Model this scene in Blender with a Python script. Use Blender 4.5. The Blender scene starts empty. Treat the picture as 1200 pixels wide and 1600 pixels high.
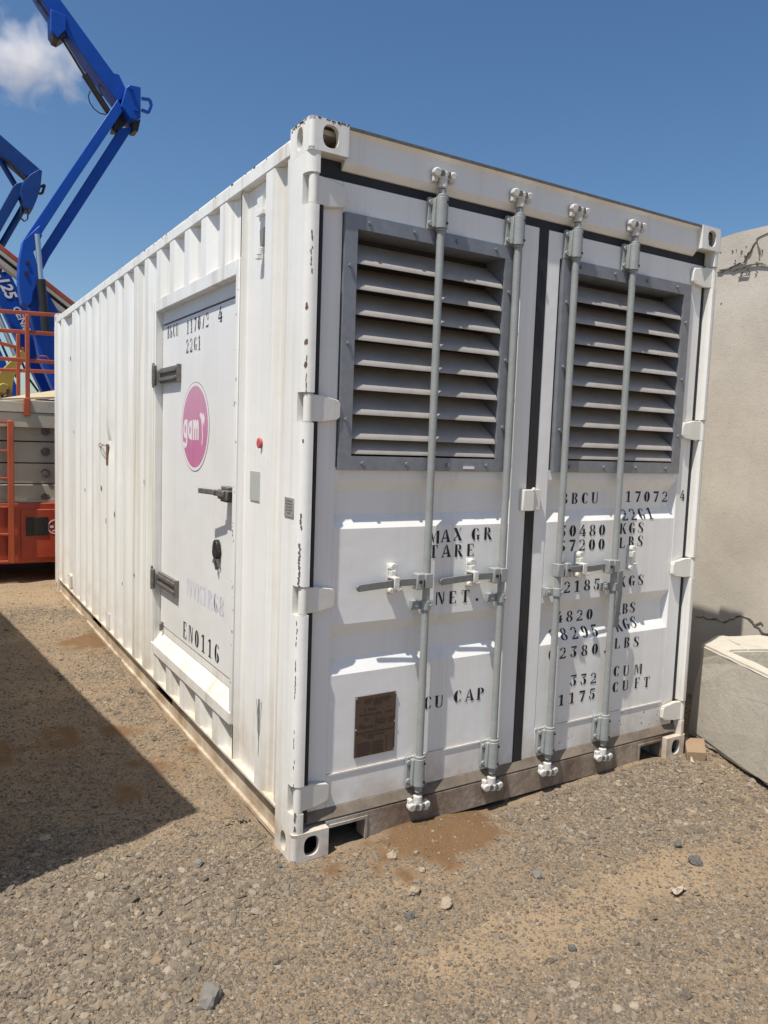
import bpy, bmesh, math, random
import numpy as np
from mathutils import Matrix, Vector
random.seed(7); rng = np.random.default_rng(11)
SC = bpy.context.scene
COL = SC.collection

# ------------------------------------------------------------------ camera
CAM = np.array([-1.26619121, -2.66662938, 1.70645618])
ROT = np.array([[0.8527, 0.0177, -0.522], [-0.5212, 0.096, -0.848], [0.0351, 0.9952, 0.0911]])
u_, s_, v_ = np.linalg.svd(ROT); ROT = u_ @ v_
FPX = 1195.8
cd = bpy.data.cameras.new('camera'); co = bpy.data.objects.new('camera', cd); COL.objects.link(co)
M4 = Matrix([[*ROT[i], CAM[i]] for i in range(3)] + [[0, 0, 0, 1]])
co.matrix_world = M4
cd.sensor_fit = 'AUTO'; cd.sensor_width = 36.0; cd.lens = FPX / 1600 * 36.0
cd.clip_start = 0.05; cd.clip_end = 6000
SC.camera = co

# ------------------------------------------------------------------ sky, sun, exposure
SUNV = Vector((1.0, 0.33, -2.35)).normalized()          # direction light travels
elev = math.asin(-SUNV.z); azim = math.atan2(-SUNV.x, -SUNV.y)
W = bpy.data.worlds.new('World'); SC.world = W; W.use_nodes = True
nt = W.node_tree; nt.nodes.clear()
sky = nt.nodes.new('ShaderNodeTexSky'); sky.sky_type = 'NISHITA'; sky.sun_disc = False
sky.sun_elevation = elev; sky.sun_rotation = azim % (2 * math.pi)
sky.air_density = 1.0; sky.dust_density = 1.0; sky.ozone_density = 2.2; sky.altitude = 20
bg = nt.nodes.new('ShaderNodeBackground'); bg.inputs['Strength'].default_value = 0.101
ow = nt.nodes.new('ShaderNodeOutputWorld')
hs = nt.nodes.new('ShaderNodeHueSaturation'); hs.inputs['Saturation'].default_value = 1.2; nt.links.new(sky.outputs[0], hs.inputs['Color']); nt.links.new(hs.outputs[0], bg.inputs[0]); nt.links.new(bg.outputs[0], ow.inputs[0])
sd = bpy.data.lights.new('sun', 'SUN'); sd.energy = 5.0; sd.angle = math.radians(0.53); sd.color = (1.0, 0.945, 0.86)
so = bpy.data.objects.new('sun', sd); COL.objects.link(so); so.location = (-8, -4, 20)
so.rotation_euler = SUNV.to_track_quat('-Z', 'Y').to_euler()
SC.view_settings.view_transform = 'Standard'; SC.view_settings.look = 'None'
SC.view_settings.exposure = 0.18; SC.view_settings.gamma = 1.0; SC.view_settings.use_curve_mapping = False

# ------------------------------------------------------------------ helpers
def at(px, py, ax, val):
    """photo pixel (1200x1600) -> 3D point on the plane axis=val"""
    d = ROT @ np.array([(px - 600) / FPX, -(py - 800) / FPX, -1.0])
    t = (val - CAM[ax]) / d[ax]
    return CAM + t * d

class MB:
    def __init__(s): s.v = []; s.f = []
    def add(s, vs, fs):
        o = len(s.v); s.v += [tuple(float(c) for c in p) for p in vs]; s.f += [tuple(i + o for i in f) for f in fs]; return s
    def box(s, x0, x1, y0, y1, z0, z1):
        x0, x1 = sorted((x0, x1)); y0, y1 = sorted((y0, y1)); z0, z1 = sorted((z0, z1))
        return s.add([(x0,y0,z0),(x1,y0,z0),(x1,y1,z0),(x0,y1,z0),(x0,y0,z1),(x1,y0,z1),(x1,y1,z1),(x0,y1,z1)],
                     [(3,2,1,0),(4,5,6,7),(0,1,5,4),(1,2,6,5),(2,3,7,6),(3,0,4,7)])
    def tube(s, p, q, r, n=12, r2=None, caps=True):
        p = Vector(p); q = Vector(q); r2 = r if r2 is None else r2
        d = (q - p).normalized(); a = d.orthogonal().normalized(); b = d.cross(a)
        vs = []
        for c, rr in ((p, r), (q, r2)):
            for k in range(n):
                t = 2 * math.pi * k / n; vs.append(c + a * (rr * math.cos(t)) + b * (rr * math.sin(t)))
        fs = [(k, (k + 1) % n, n + (k + 1) % n, n + k) for k in range(n)]
        if caps: fs += [tuple(range(n - 1, -1, -1)), tuple(range(n, 2 * n))]
        return s.add(vs, fs)
    def path(s, pts, r, n=8):
        for a, b in zip(pts[:-1], pts[1:]): s.tube(a, b, r, n)
        return s
    def beam(s, p, q, w, h, up=(0, 0, 1)):
        """rectangular bar: w along side, h along 'up'"""
        p = Vector(p); q = Vector(q); d = (q - p).normalized(); u = Vector(up)
        sd_ = d.cross(u).normalized(); u = sd_.cross(d).normalized()
        vs = []
        for c in (p, q):
            for a, b in ((-1,-1),(1,-1),(1,1),(-1,1)): vs.append(c + sd_ * (a * w / 2) + u * (b * h / 2))
        return s.add(vs, [(3,2,1,0),(4,5,6,7),(0,1,5,4),(1,2,6,5),(2,3,7,6),(3,0,4,7)])
    def prism(s, poly, a, b):
        """poly: list of 3D points on one face; extruded by vector (b-a)"""
        n = len(poly); off = Vector(b) - Vector(a)
        vs = [Vector(p) for p in poly] + [Vector(p) + off for p in poly]
        return s.add(vs, [tuple(range(n - 1, -1, -1)), tuple(range(n, 2 * n))] + [(k, (k + 1) % n, n + (k + 1) % n, n + k) for k in range(n)])
    def ring(s, outer, inner, off):
        """plate with a hole; outer/inner same count of 3D points, extruded by off"""
        n = len(outer); off = Vector(off)
        vs = [Vector(p) for p in outer] + [Vector(p) for p in inner] + [Vector(p) + off for p in outer] + [Vector(p) + off for p in inner]
        fs = []
        for k in range(n):
            j = (k + 1) % n
            fs += [(k, j, n + j, n + k), (2*n + j, 2*n + k, 3*n + k, 3*n + j), (j, k, 2*n + k, 2*n + j), (n + k, n + j, 3*n + j, 3*n + k)]
        return s.add(vs, fs)
    def mesh(s, name, mat, ang=32):
        m = bpy.data.meshes.new(name); m.from_pydata(s.v, [], s.f)
        bm = bmesh.new(); bm.from_mesh(m); bmesh.ops.recalc_face_normals(bm, faces=bm.faces); bm.to_mesh(m); bm.free()
        if ang:
            m.polygons.foreach_set('use_smooth', [True] * len(m.polygons)); m.set_sharp_from_angle(angle=math.radians(ang))
        if mat: m.materials.append(mat)
        m.update(); return m
    def build(s, name, mat, parent=None, bevel=0, ang=32, loc=None):
        o = bpy.data.objects.new(name, s.mesh(name, mat, ang)); COL.objects.link(o)
        if parent: o.parent = parent
        if loc: o.location = loc
        if bevel:
            b = o.modifiers.new('bevel', 'BEVEL'); b.width = bevel; b.segments = 2; b.limit_method = 'ANGLE'; b.angle_limit = math.radians(40)
        return o

def thing(name, label, cat, loc=(0, 0, 0), group=None):
    o = bpy.data.objects.new(name, None); COL.objects.link(o); o.location = loc; o.empty_display_size = .1
    o['label'] = label; o['category'] = cat
    if group: o['group'] = group
    return o
def tag(o, label, cat, group=None):
    o['label'] = label; o['category'] = cat
    if group: o['group'] = group
    return o

# ------------------------------------------------------------------ materials
class NT:
    def __init__(s, name):
        s.m = bpy.data.materials.new(name); s.m.use_nodes = True; s.t = s.m.node_tree; s.t.nodes.clear()
        s.out = s.n('ShaderNodeOutputMaterial'); s.b = s.n('ShaderNodeBsdfPrincipled'); s.l(s.b.outputs[0], s.out.inputs[0])
        s.co = s.n('ShaderNodeTexCoord').outputs['Object']
    def n(s, t, **k):
        x = s.t.nodes.new(t)
        for a, b in k.items(): setattr(x, a, b)
        return x
    def l(s, a, b): s.t.links.new(a, b)
    def mapping(s, scale, loc=(0,0,0), src=None):
        m = s.n('ShaderNodeMapping'); m.inputs['Scale'].default_value = scale; m.inputs['Location'].default_value = loc
        s.l(src or s.co, m.inputs['Vector']); return m.outputs[0]
    def noise(s, scale, detail=3, rough=.55, vec=None, dist=0):
        x = s.n('ShaderNodeTexNoise'); x.inputs['Scale'].default_value = scale; x.inputs['Detail'].default_value = detail
        x.inputs['Roughness'].default_value = rough; x.inputs['Distortion'].default_value = dist
        s.l(vec or s.co, x.inputs['Vector']); return x.outputs['Fac']
    def voro(s, scale, vec=None, feature='F1', out='Distance', rnd=1.0):
        x = s.n('ShaderNodeTexVoronoi', feature=feature); x.inputs['Scale'].default_value = scale; x.inputs['Randomness'].default_value = rnd
        s.l(vec or s.co, x.inputs['Vector']); return x.outputs[out]
    def ramp(s, fac, a, b, lo=0.0, hi=1.0):
        x = s.n('ShaderNodeMapRange'); x.inputs[1].default_value = a; x.inputs[2].default_value = b
        x.inputs[3].default_value = lo; x.inputs[4].default_value = hi; s.l(fac, x.inputs[0]); return x.outputs[0]
    def math(s, op, a, b=None):
        x = s.n('ShaderNodeMath', operation=op)
        for i, v in enumerate((a, b)):
            if v is None: continue
            if isinstance(v, (int, float)): x.inputs[i].default_value = v
            else: s.l(v, x.inputs[i])
        return x.outputs[0]
    def mix(s, fac, a, b):
        x = s.n('ShaderNodeMix', data_type='RGBA')
        for i, v in ((0, fac), (6, a), (7, b)):
            if isinstance(v, (int, float)): x.inputs[i].default_value = v
            elif isinstance(v, tuple): x.inputs[i].default_value = (*v, 1)
            else: s.l(v, x.inputs[i])
        return x.outputs[2]
    def mul(s, a, col):
        x = s.n('ShaderNodeMix', data_type='RGBA', blend_type='MULTIPLY'); x.inputs[0].default_value = 1; s.l(a, x.inputs[6]); x.inputs[7].default_value = (*col, 1); return x.outputs[2]
    def bump(s, h, strength=.3, dist=.01):
        x = s.n('ShaderNodeBump'); x.inputs['Strength'].default_value = strength; x.inputs['Distance'].default_value = dist
        s.l(h, x.inputs['Height']); s.l(x.outputs[0], s.b.inputs['Normal'])
    def fin(s, col, rough=.5, metal=0, spec=.5):
        if isinstance(col, tuple): s.b.inputs['Base Color'].default_value = (*col, 1)
        else: s.l(col, s.b.inputs['Base Color'])
        if isinstance(rough, (int, float)): s.b.inputs['Roughness'].default_value = rough
        else: s.l(rough, s.b.inputs['Roughness'])
        s.b.inputs['Metallic'].default_value = metal; s.b.inputs['Specular IOR Level'].default_value = spec
        return s.m
    def sep(s, which='z', src=None):
        x = s.n('ShaderNodeSeparateXYZ'); s.l(src or s.co, x.inputs[0]); return x.outputs['xyz'.index(which)]
    def normz(s):
        g = s.n('ShaderNodeNewGeometry'); return s.sep('z', g.outputs['Normal'])

def white_paint(name, base=(.80, .80, .775), streak=.5, grime=1.0, gz=(.62, .05), chips=.5, seed=0, rust=(.13, .06, .03), seams=False):
    k = NT(name)
    c = k.mix(k.ramp(k.noise(1.3, 4, vec=k.mapping((1,1,1),(seed,0,0))), .35, .7), base, tuple(x * y for x, y in zip(base, (.95, .945, .92))))
    # rain streaks
    st = k.noise(1.0, 4, .6, vec=k.mapping((26, 26, .55), (seed*3, 1, 0)))
    st2 = k.noise(1.0, 2, .5, vec=k.mapping((6, 6, .3), (seed*5, 2, 0)))
    f = k.math('MULTIPLY', k.ramp(st, .44, .68, 0, 1), k.ramp(st2, .38, .60, 0, streak))
    c = k.mix(f, c, (.52, .475, .375))
    if seams:
        y = k.sep('y'); band = None
        for y0_, w_ in ((.255, .11), (2.62, .10), (1.05, .05)):
            p_ = k.ramp(k.math('ABSOLUTE', k.math('SUBTRACT', y, y0_)), w_, .0); band = p_ if band is None else k.math('MAXIMUM', band, p_)
        st3 = k.noise(1.0, 4, .7, vec=k.mapping((1, 44, .4), (0, 7, 0)))
        f2 = k.math('MULTIPLY', k.math('MULTIPLY', band, k.ramp(st3, .40, .60)), k.ramp(k.noise(1.0, 3, .6, vec=k.mapping((2, 3, 1.3))), .3, .55, .25, .85))
        c = k.mix(f2, c, (.46, .39, .275))
    # fine speckle
    sp = k.ramp(k.noise(170, 2), .66, .74, 0, .35)
    c = k.mix(sp, c, (.48, .45, .38))
    # ground splash near the bottom
    z = k.sep('z')
    g = k.math('MULTIPLY', k.ramp(z, gz[0], gz[1], 0, 1), k.ramp(k.noise(5, 5, .65), .33, .72, 0, .75 * grime))
    c = k.mix(g, c, (.40, .30, .19))
    # dust lying on upward faces
    d = k.math('MULTIPLY', k.ramp(k.normz(), .45, .95, 0, 1), k.ramp(k.noise(14, 4, .7), .3, .62, .15, .75))
    c = k.mix(d, c, (.50, .40, .27))
    ch = k.ramp(k.noise(9, 6, .72, vec=k.mapping((1,1,1),(seed*7,3,1))), .735 - .03 * chips, .75 - .03 * chips, 0, 1)
    c = k.mix(ch, c, rust)
    k.bump(k.math('ADD', k.noise(3.2, 3), k.math('MULTIPLY', k.noise(120, 2), .06)), .22, .02)
    return k.fin(c, k.ramp(k.noise(4, 4), .3, .7, .42, .62), spec=.4)
def flat(name, col, rough=.5, metal=0, var=.18, scale=8, spec=.5, bump=.1, dust=0):
    k = NT(name)
    c = k.mix(k.ramp(k.noise(scale, 5, .65), .3, .72), col, tuple(x * (1 - var) for x in col))
    c = k.mix(k.ramp(k.noise(scale * 14, 3), .6, .75, 0, .5), c, tuple(x * (1 - var * 1.5) for x in col))
    if dust:
        d = k.math('MULTIPLY', k.ramp(k.normz(), .3, .95, .12, 1), k.ramp(k.noise(12, 4, .7), .3, .65, .1, dust))
        c = k.mix(d, c, (.46, .37, .26))
    k.bump(k.noise(scale * 6, 4), bump, .01)
    return k.fin(c, k.ramp(k.noise(scale * .7, 3), .3, .7, rough * .85, min(1, rough * 1.15)), metal, spec)

M = {}
M['white'] = white_paint('container white paint', streak=.62, chips=.1, seed=1, seams=True)
M['white_front'] = white_paint('door white paint', base=(.83, .83, .82), streak=.22, grime=1.15, gz=(.36, .15), chips=-.1, seed=2)
M['white_cast'] = white_paint('casting white paint', streak=.8, grime=1.3, chips=1.6, seed=3)
M['white_hinge'] = white_paint('hinge white paint', base=(.76, .75, .71), streak=.3, grime=.4, chips=1.2, seed=4)
M['white_leaf'] = white_paint('side door paint', base=(.77, .77, .765), streak=.12, grime=.25, chips=-.6, seed=5)
M['white_cam'] = flat('cam white paint', (.74, .73, .69), .55, var=.25, scale=40, bump=.5, dust=.3)
def sill_mat():
    k = NT('dirty sill paint')
    c = k.mix(k.ramp(k.noise(2.2, 6, .7, vec=k.mapping((1.2,1,.7))), .36, .62), (.43, .36, .285), (.155, .10, .065))
    c = k.mix(k.ramp(k.noise(8, 5, .7, vec=k.mapping((1.5,1,.5))), .5, .68, 0, .6), c, (.10, .07, .05))
    x = k.sep('x'); c = k.mix(k.ramp(x, .45, .15, 0, .55), c, (.62, .60, .55))
    k.bump(k.noise(40, 4), .25, .01); return k.fin(c, .7, spec=.3)
M['sill'] = sill_mat()
def rail_mat():
    k = NT('dirty rail paint')
    c = k.mix(k.ramp(k.noise(3, 6, .7), .35, .65), (.60, .53, .42), (.30, .21, .13))
    k.bump(k.noise(40, 4), .25, .01); return k.fin(c, .75, spec=.3)
M['rail'] = rail_mat()
M['rubber'] = flat('black rubber', (.018, .018, .022), .6, var=.3, dust=.0)
M['rubber_dirty'] = flat('dusty rubber', (.16, .13, .105), .8, var=.5, scale=5, dust=.8)
M['galv'] = flat('galvanised steel', (.27, .285, .31), .5, .35, var=.22, scale=22, bump=.06)
M['slat'] = flat('louvre slat', (.38, .355, .33), .55, .0, var=.3, scale=7, dust=.2)
M['bar'] = flat('grey bar paint', (.335, .36, .355), .5, .1, var=.2, scale=11, dust=.25)
M['handle'] = flat('handle grey paint', (.20, .215, .22), .5, .2, var=.25, scale=20, dust=.2)
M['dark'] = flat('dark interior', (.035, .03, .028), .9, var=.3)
M['rust'] = flat('rusty casting inside', (.26, .155, .075), .85, var=.5, scale=14)
M['hinge_steel'] = flat('weathered steel', (.23, .21, .19), .55, .4, var=.45, scale=30, bump=.3)
M['black'] = flat('black plastic', (.02, .02, .02), .45, var=.2)
M['chip'] = flat('bare metal chip', (.17, .16, .145), .7, var=.5, scale=60)
M['chip_rust'] = flat('rust chip', (.20, .10, .045), .85, var=.5, scale=60)
M['plate'] = flat('brown data plate', (.115, .078, .058), .5, .3, var=.25, scale=14)
M['plate_ink'] = flat('plate print', (.045, .032, .027), .6, var=.2)
M['badge'] = flat('badge metal', (.42, .41, .38), .45, .4, var=.2, scale=40)
M['badge_ink'] = flat('badge print', (.25, .245, .225), .5, .3, var=.2, scale=40)
M['patch'] = flat('grey paint patch', (.44, .445, .42), .5, var=.05)
M['red'] = flat('faded red plastic', (.55, .10, .11), .5, var=.2)
M['grey_plastic'] = flat('grey plastic', (.22, .22, .21), .5)
M['ghost'] = flat('overpaint', (.70, .705, .80), .55, var=.12, scale=30)
def ink(name, worn=.5):
    k = NT(name)
    c = k.mix(k.ramp(k.noise(90, 4, .7), worn, worn + .08), (.016, .016, .018), (.60, .59, .57))
    return k.fin(c, .6, spec=.3)
M['ink'] = ink('stencil ink', .645); M['ink_worn'] = ink('worn stencil ink', .53)
M['logo_pink'] = None
def logo_mat():
    k = NT('faded pink logo')
    c = k.mix(k.ramp(k.noise(2.5, 4), .3, .7), (.52, .135, .29), (.56, .20, .34))
    c = k.mix(k.ramp(k.sep('z'), 1.62, 1.95, 0, .62), c, (.60, .36, .47))   # faded by weather towards the top
    c = k.mix(k.ramp(k.noise(1, 3, .6, vec=k.mapping((40,40,2))), .5, .8, 0, .3), c, (.62, .45, .52))
    return k.fin(c, .45)
M['logo_pink'] = logo_mat()
M['logo_white'] = flat('logo white', (.80, .78, .79), .45, var=.05)
M['blue'] = flat('boom blue paint', (.002, .072, .43), .4, var=.2, scale=3, dust=.02, spec=.3)
M['blue_dull'] = flat('older boom blue paint', (.003, .055, .26), .5, var=.3, scale=3, dust=.04, spec=.3)
M['orange'] = flat('lift orange paint', (.46, .085, .028), .5, var=.3, scale=4, dust=.2)
M['red_orange'] = flat('lift chassis paint', (.47, .060, .022), .45, var=.3, scale=3, dust=.12)
M['cream'] = flat('lift cream paint', (.50, .46, .37), .6, var=.2, scale=3, dust=.2)
M['cream_tan'] = flat('tan deck board', (.55, .44, .26), .6, var=.15, scale=3)
M['yellow'] = flat('yellow paint', (.46, .30, .05), .5, var=.35, scale=4)
M['chrome'] = flat('chrome rod', (.55, .56, .58), .2, .8, var=.08)
M['tyre'] = flat('tyre rubber', (.03, .03, .03), .85, var=.3, dust=.4)
def concrete(name, base, stain, rough_=.9):
    k = NT(name)
    c = k.mix(k.ramp(k.noise(1.6, 6, .65), .33, .68), base, tuple(x * .80 for x in base))
    c = k.mix(k.ramp(k.noise(7, 5, .7, vec=k.mapping((1,1,.35))), .5, .74, 0, .55), c, stain)
    c = k.mix(k.ramp(k.noise(60, 3, .6), .62, .74, 0, .6), c, tuple(x * .5 for x in base))
    pit = k.ramp(k.voro(26, rnd=1), .02, .12)
    k.bump(k.math('ADD', k.math('MULTIPLY', k.noise(9, 6, .7), rough_), k.math('ADD', k.math('MULTIPLY', k.noise(90, 4, .7), .2), k.math('MULTIPLY', pit, .08))), .5, .015)
    return k.fin(c, .9, spec=.25)
M['wall'] = concrete('wall concrete', (.56, .51, .435), (.46, .42, .355), .35)
M['block'] = concrete('block concrete', (.54, .50, .42), (.34, .31, .25))
M['brick'] = concrete('timber offcut', (.33, .23, .15), (.24, .16, .10))
M['crack'] = flat('crack shadow gap', (.17, .145, .12), .95, var=.3)

# ------------------------------------------------------------------ ground
def vnoise(x, y, f, seed):
    r = np.random.default_rng(seed); T = r.random((256, 256))
    X = x * f; Y = y * f; i = np.floor(X).astype(int); j = np.floor(Y).astype(int); u = X - i; v = Y - j
    u = u*u*(3-2*u); v = v*v*(3-2*v); a = T[i % 256, j % 256]; b = T[(i+1) % 256, j % 256]; c = T[i % 256, (j+1) % 256]; d = T[(i+1) % 256, (j+1) % 256]
    return (a*(1-u)+b*u)*(1-v) + (c*(1-u)+d*u)*v - .5
def fbm(x, y, f, seed, n=4):
    return sum(vnoise(x + 17*k, y - 9*k, f * 2**k, seed + k) * .55**k for k in range(n))
def gauss(x, y, cx, cy, sx, sy, a=0):
    ca, sa = math.cos(a), math.sin(a); X = (x-cx)*ca + (y-cy)*sa; Y = -(x-cx)*sa + (y-cy)*ca
    return np.exp(-(X/sx)**2 - (Y/sy)**2)
def ground_h(x, y):
    near = np.exp(-((x - .5)**2 + (y - 1.5)**2) / 120.)
    h = near * (.034 * fbm(x, y, .8, 5, 4) + .016 * fbm(x, y, 6, 15, 3)) + .9 * (1 - near) * fbm(x, y, .02, 40, 3)
    h += .028 * gauss(x, y, .62, -.02, .42, .16) - .006
    h += .022 * gauss(x, y, 1.9, -.02, .6, .16)
    h += .03 * np.exp(-((x + .03) / .10)**2) * ((y > .4) & (y < 5.9)) * (.6 + fbm(x, y, 2., 77, 3))
    inside = (x > .03) & (x < 2.41) & (y > .05) & (y < 6.0)
    cast = gauss(x, y, .08, .08, .16, .16) + gauss(x, y, 2.36, .08, .16, .16)
    h = h * (1 - np.clip(cast, 0, 1)) - .004 * np.clip(cast, 0, 1)
    return np.where(inside, np.minimum(h, -.0), h)
def masks(x, y):
    n1 = fbm(x, y, 1.1, 101, 5); n2 = fbm(x, y, 3.1, 131, 4); n3 = fbm(x, y, .6, 151, 4)
    brown = 1.35 * gauss(x, y, .56, -.10, .44, .19, .2) + .9 * gauss(x, y, .02, 3.75, .38, .35) + .75 * gauss(x, y, -.62, 1.75, .42, .30) + .6 * gauss(x, y, -.10, 1.25, .26, .13) \
        + .5 * gauss(x, y, -.4, .9, .3, .2)
    n4 = fbm(x, y, 9., 171, 4)
    brown = np.clip((brown + .45 * n2 + 1.1 * n4 - .36) * 2.4, 0, 1) * np.clip(brown * 3, 0, 1)
    sand = 1.0 * gauss(x, y, .95, -.80, .70, .14, .12) + .7 * gauss(x, y, .35, -.75, .35, .12) + .6 * gauss(x, y, .25, -.35, .40, .10) + 1.2 * gauss(x, y, -.3, 6.1, 1.2, .8)
    sand = np.clip((sand + .9 * n1 + .5 * n2 + .6 * n4 - .26) * 2.2, 0, 1)
    grav = 1.7 * gauss(x, y, 1.85, -.32, .80, .40) + 1.15 * gauss(x, y, -.72, -.15, .60, .45) + .5 * gauss(x, y, -.05, 1.8, .3, 1.4) + .8 * gauss(x, y, -.2, 4.9, .5, .4) + .6*gauss(x, y, .5, -1.1, .5, .3)
    grav = np.clip((grav + 1.0 * n3 + .7 * n2 + .5 * n4 - .02) * 1.3, 0, 1) * (1 - .85 * brown) * (1 - .6 * sand)
    return brown, sand, grav
def grid_axis(a, b, st, far):
    core = np.arange(a, b + 1e-6, st); ext = []; d = st * 2; p = 0
    while p < far: p += d; ext.append(p); d *= 1.45
    ext = np.array(ext); return np.concatenate([core[0] - ext[::-1], core, core[-1] + ext])
gx = grid_axis(-2.5, 3.7, .022, 2500); gy = grid_axis(-2.1, 7.4, .024, 2500)
GX, GY = np.meshgrid(gx, gy, indexing='ij'); GZ = ground_h(GX, GY)
nx, ny = GX.shape
gm = bpy.data.meshes.new('ground')
V = np.stack([GX, GY, GZ], -1).reshape(-1, 3).astype(np.float32)
I = np.arange(nx * ny).reshape(nx, ny)
Q = np.stack([I[:-1, :-1], I[1:, :-1], I[1:, 1:], I[:-1, 1:]], -1).reshape(-1, 4).astype(np.int32)
gm.vertices.add(len(V)); gm.vertices.foreach_set('co', V.ravel())
gm.loops.add(Q.size); gm.loops.foreach_set('vertex_index', Q.ravel())
gm.polygons.add(len(Q)); gm.polygons.foreach_set('loop_start', np.arange(0, Q.size, 4, dtype=np.int32)); gm.polygons.foreach_set('loop_total', np.full(len(Q), 4, np.int32))
gm.polygons.foreach_set('use_smooth', np.ones(len(Q), bool))
gm.update(calc_edges=True); gm.validate()
bw, sa, gr = masks(GX, GY)
at_ = gm.attributes.new('soil', 'FLOAT_COLOR', 'POINT')
at_.data.foreach_set('color', np.stack([bw, sa, gr, np.ones_like(bw)], -1).astype(np.float32).ravel())
def ground_mat():
    k = NT('gravel dirt')
    a = k.n('ShaderNodeAttribute', attribute_name='soil'); sp = k.n('ShaderNodeSeparateColor'); k.l(a.outputs['Color'], sp.inputs[0])
    n = k.noise(2.6, 6, .65)
    c = k.mix(k.ramp(n, .32, .68), (.325, .245, .166), (.215, .163, .113))
    c = k.mix(k.ramp(k.noise(.7, 4), .4, .7, 0, .5), c, (.34, .245, .153))
    c = k.mix(k.math('MULTIPLY', sp.outputs[1], .85), c, k.mix(k.noise(11, 4, .7), (.33, .245, .16), (.415, .315, .212)))
    peb = k.voro(95, out='Color'); hue = k.n('ShaderNodeSeparateColor'); k.l(peb, hue.inputs[0])
    pc = k.mix(hue.outputs[0], (.09, .082, .07), (.35, .31, .255))
    pc = k.mix(k.ramp(hue.outputs[1], .8, .9), pc, (.24, .155, .10))
    pf = k.math('MULTIPLY', k.ramp(hue.outputs[2], .25, .55), k.math('ADD', k.math('MULTIPLY', sp.outputs[2], .75), .22))
    pf = k.math('MULTIPLY', pf, k.math('SUBTRACT', 1.0, k.math('MULTIPLY', sp.outputs[1], .6)))
    c = k.mix(pf, c, pc)
    peb2 = k.voro(260, out='Color'); h2 = k.n('ShaderNodeSeparateColor'); k.l(peb2, h2.inputs[0])
    c = k.mix(k.ramp(h2.outputs[0], .72, .8, 0, .6), c, k.mix(h2.outputs[1], (.06, .055, .048), (.42, .37, .295)))
    c = k.mix(sp.outputs[0], c, k.mix(k.noise(18, 5, .7), (.15, .092, .05), (.23, .148, .085)))
    d1 = k.math('SUBTRACT', 1.0, k.voro(95)); d2 = k.math('SUBTRACT', 1.0, k.voro(260))
    h = k.math('ADD', k.math('MULTIPLY', d1, .5), k.math('MULTIPLY', d2, .22)); h = k.math('ADD', h, k.math('MULTIPLY', k.noise(30, 6, .75), .9))
    k.bump(h, .75, .012)
    return k.fin(k.mul(c, (.92, .885, .82)), .95, spec=.15)
gm.materials.append(ground_mat())
go = bpy.data.objects.new('ground', gm); COL.objects.link(go); go['kind'] = 'structure'

# loose gravel: tens of thousands of stones in one mesh
ph = (1 + 5**.5) / 2
ICO = np.array([(-1,ph,0),(1,ph,0),(-1,-ph,0),(1,-ph,0),(0,-1,ph),(0,1,ph),(0,-1,-ph),(0,1,-ph),(ph,0,-1),(ph,0,1),(-ph,0,-1),(-ph,0,1)]) / (1 + ph**2)**.5
ICF = np.array([(0,11,5),(0,5,1),(0,1,7),(0,7,10),(0,10,11),(1,5,9),(5,11,4),(11,10,2),(10,7,6),(7,1,8),(3,9,4),(3,4,2),(3,2,6),(3,6,8),(3,8,9),(4,9,5),(2,4,11),(6,2,10),(8,6,7),(9,8,1)])
OCT = np.array([(1,0,0),(-1,0,0),(0,1,0),(0,-1,0),(0,0,1),(0,0,-1.)])
OCF = np.array([(0,2,4),(2,1,4),(1,3,4),(3,0,4),(2,0,5),(1,2,5),(3,1,5),(0,3,5)])
def stones(name, X, Y, S, mat, sink=.25, flatz=.62, ICO=ICO, ICF=ICF):
    n = len(X); r = rng; nv = len(ICO)
    v = ICO[None] * (1 + .5 * (r.random((n, nv, 1)) - .5)) + .28 * (r.random((n, nv, 3)) - .5)
    v = v * np.stack([.75 + .6*r.random(n), .75 + .5*r.random(n), flatz * (.7 + .6*r.random(n))], -1)[:, None]
    a = r.random(n) * 2*np.pi; ti = (r.random(n) - .5) * .9
    x, z = v[..., 0]*np.cos(ti)[:, None] - v[..., 2]*np.sin(ti)[:, None], v[..., 0]*np.sin(ti)[:, None] + v[..., 2]*np.cos(ti)[:, None]
    y = v[..., 1]; xx = x*np.cos(a)[:, None] - y*np.sin(a)[:, None]; yy = x*np.sin(a)[:, None] + y*np.cos(a)[:, None]
    P = np.stack([xx, yy, z], -1) * S[:, None, None]
    P[..., 0] += X[:, None]; P[..., 1] += Y[:, None]; P[..., 2] += (ground_h(X, Y) + S * flatz * (1 - 2*sink) * .6)[:, None]
    F = (ICF[None] + nv*np.arange(n)[:, None, None]).reshape(-1, 3).astype(np.int32)
    m = bpy.data.meshes.new(name); m.vertices.add(n*nv); m.vertices.foreach_set('co', P.astype(np.float32).ravel())
    m.loops.add(F.size); m.loops.foreach_set('vertex_index', F.ravel()); m.polygons.add(len(F))
    m.polygons.foreach_set('loop_start', np.arange(0, F.size, 3, dtype=np.int32)); m.polygons.foreach_set('loop_total', np.full(len(F), 3, np.int32))
    m.polygons.foreach_set('use_smooth', np.zeros(len(F), bool))
    m.update(calc_edges=True); m.materials.append(mat)
    o = bpy.data.objects.new(name, m); COL.objects.link(o); return o
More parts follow.
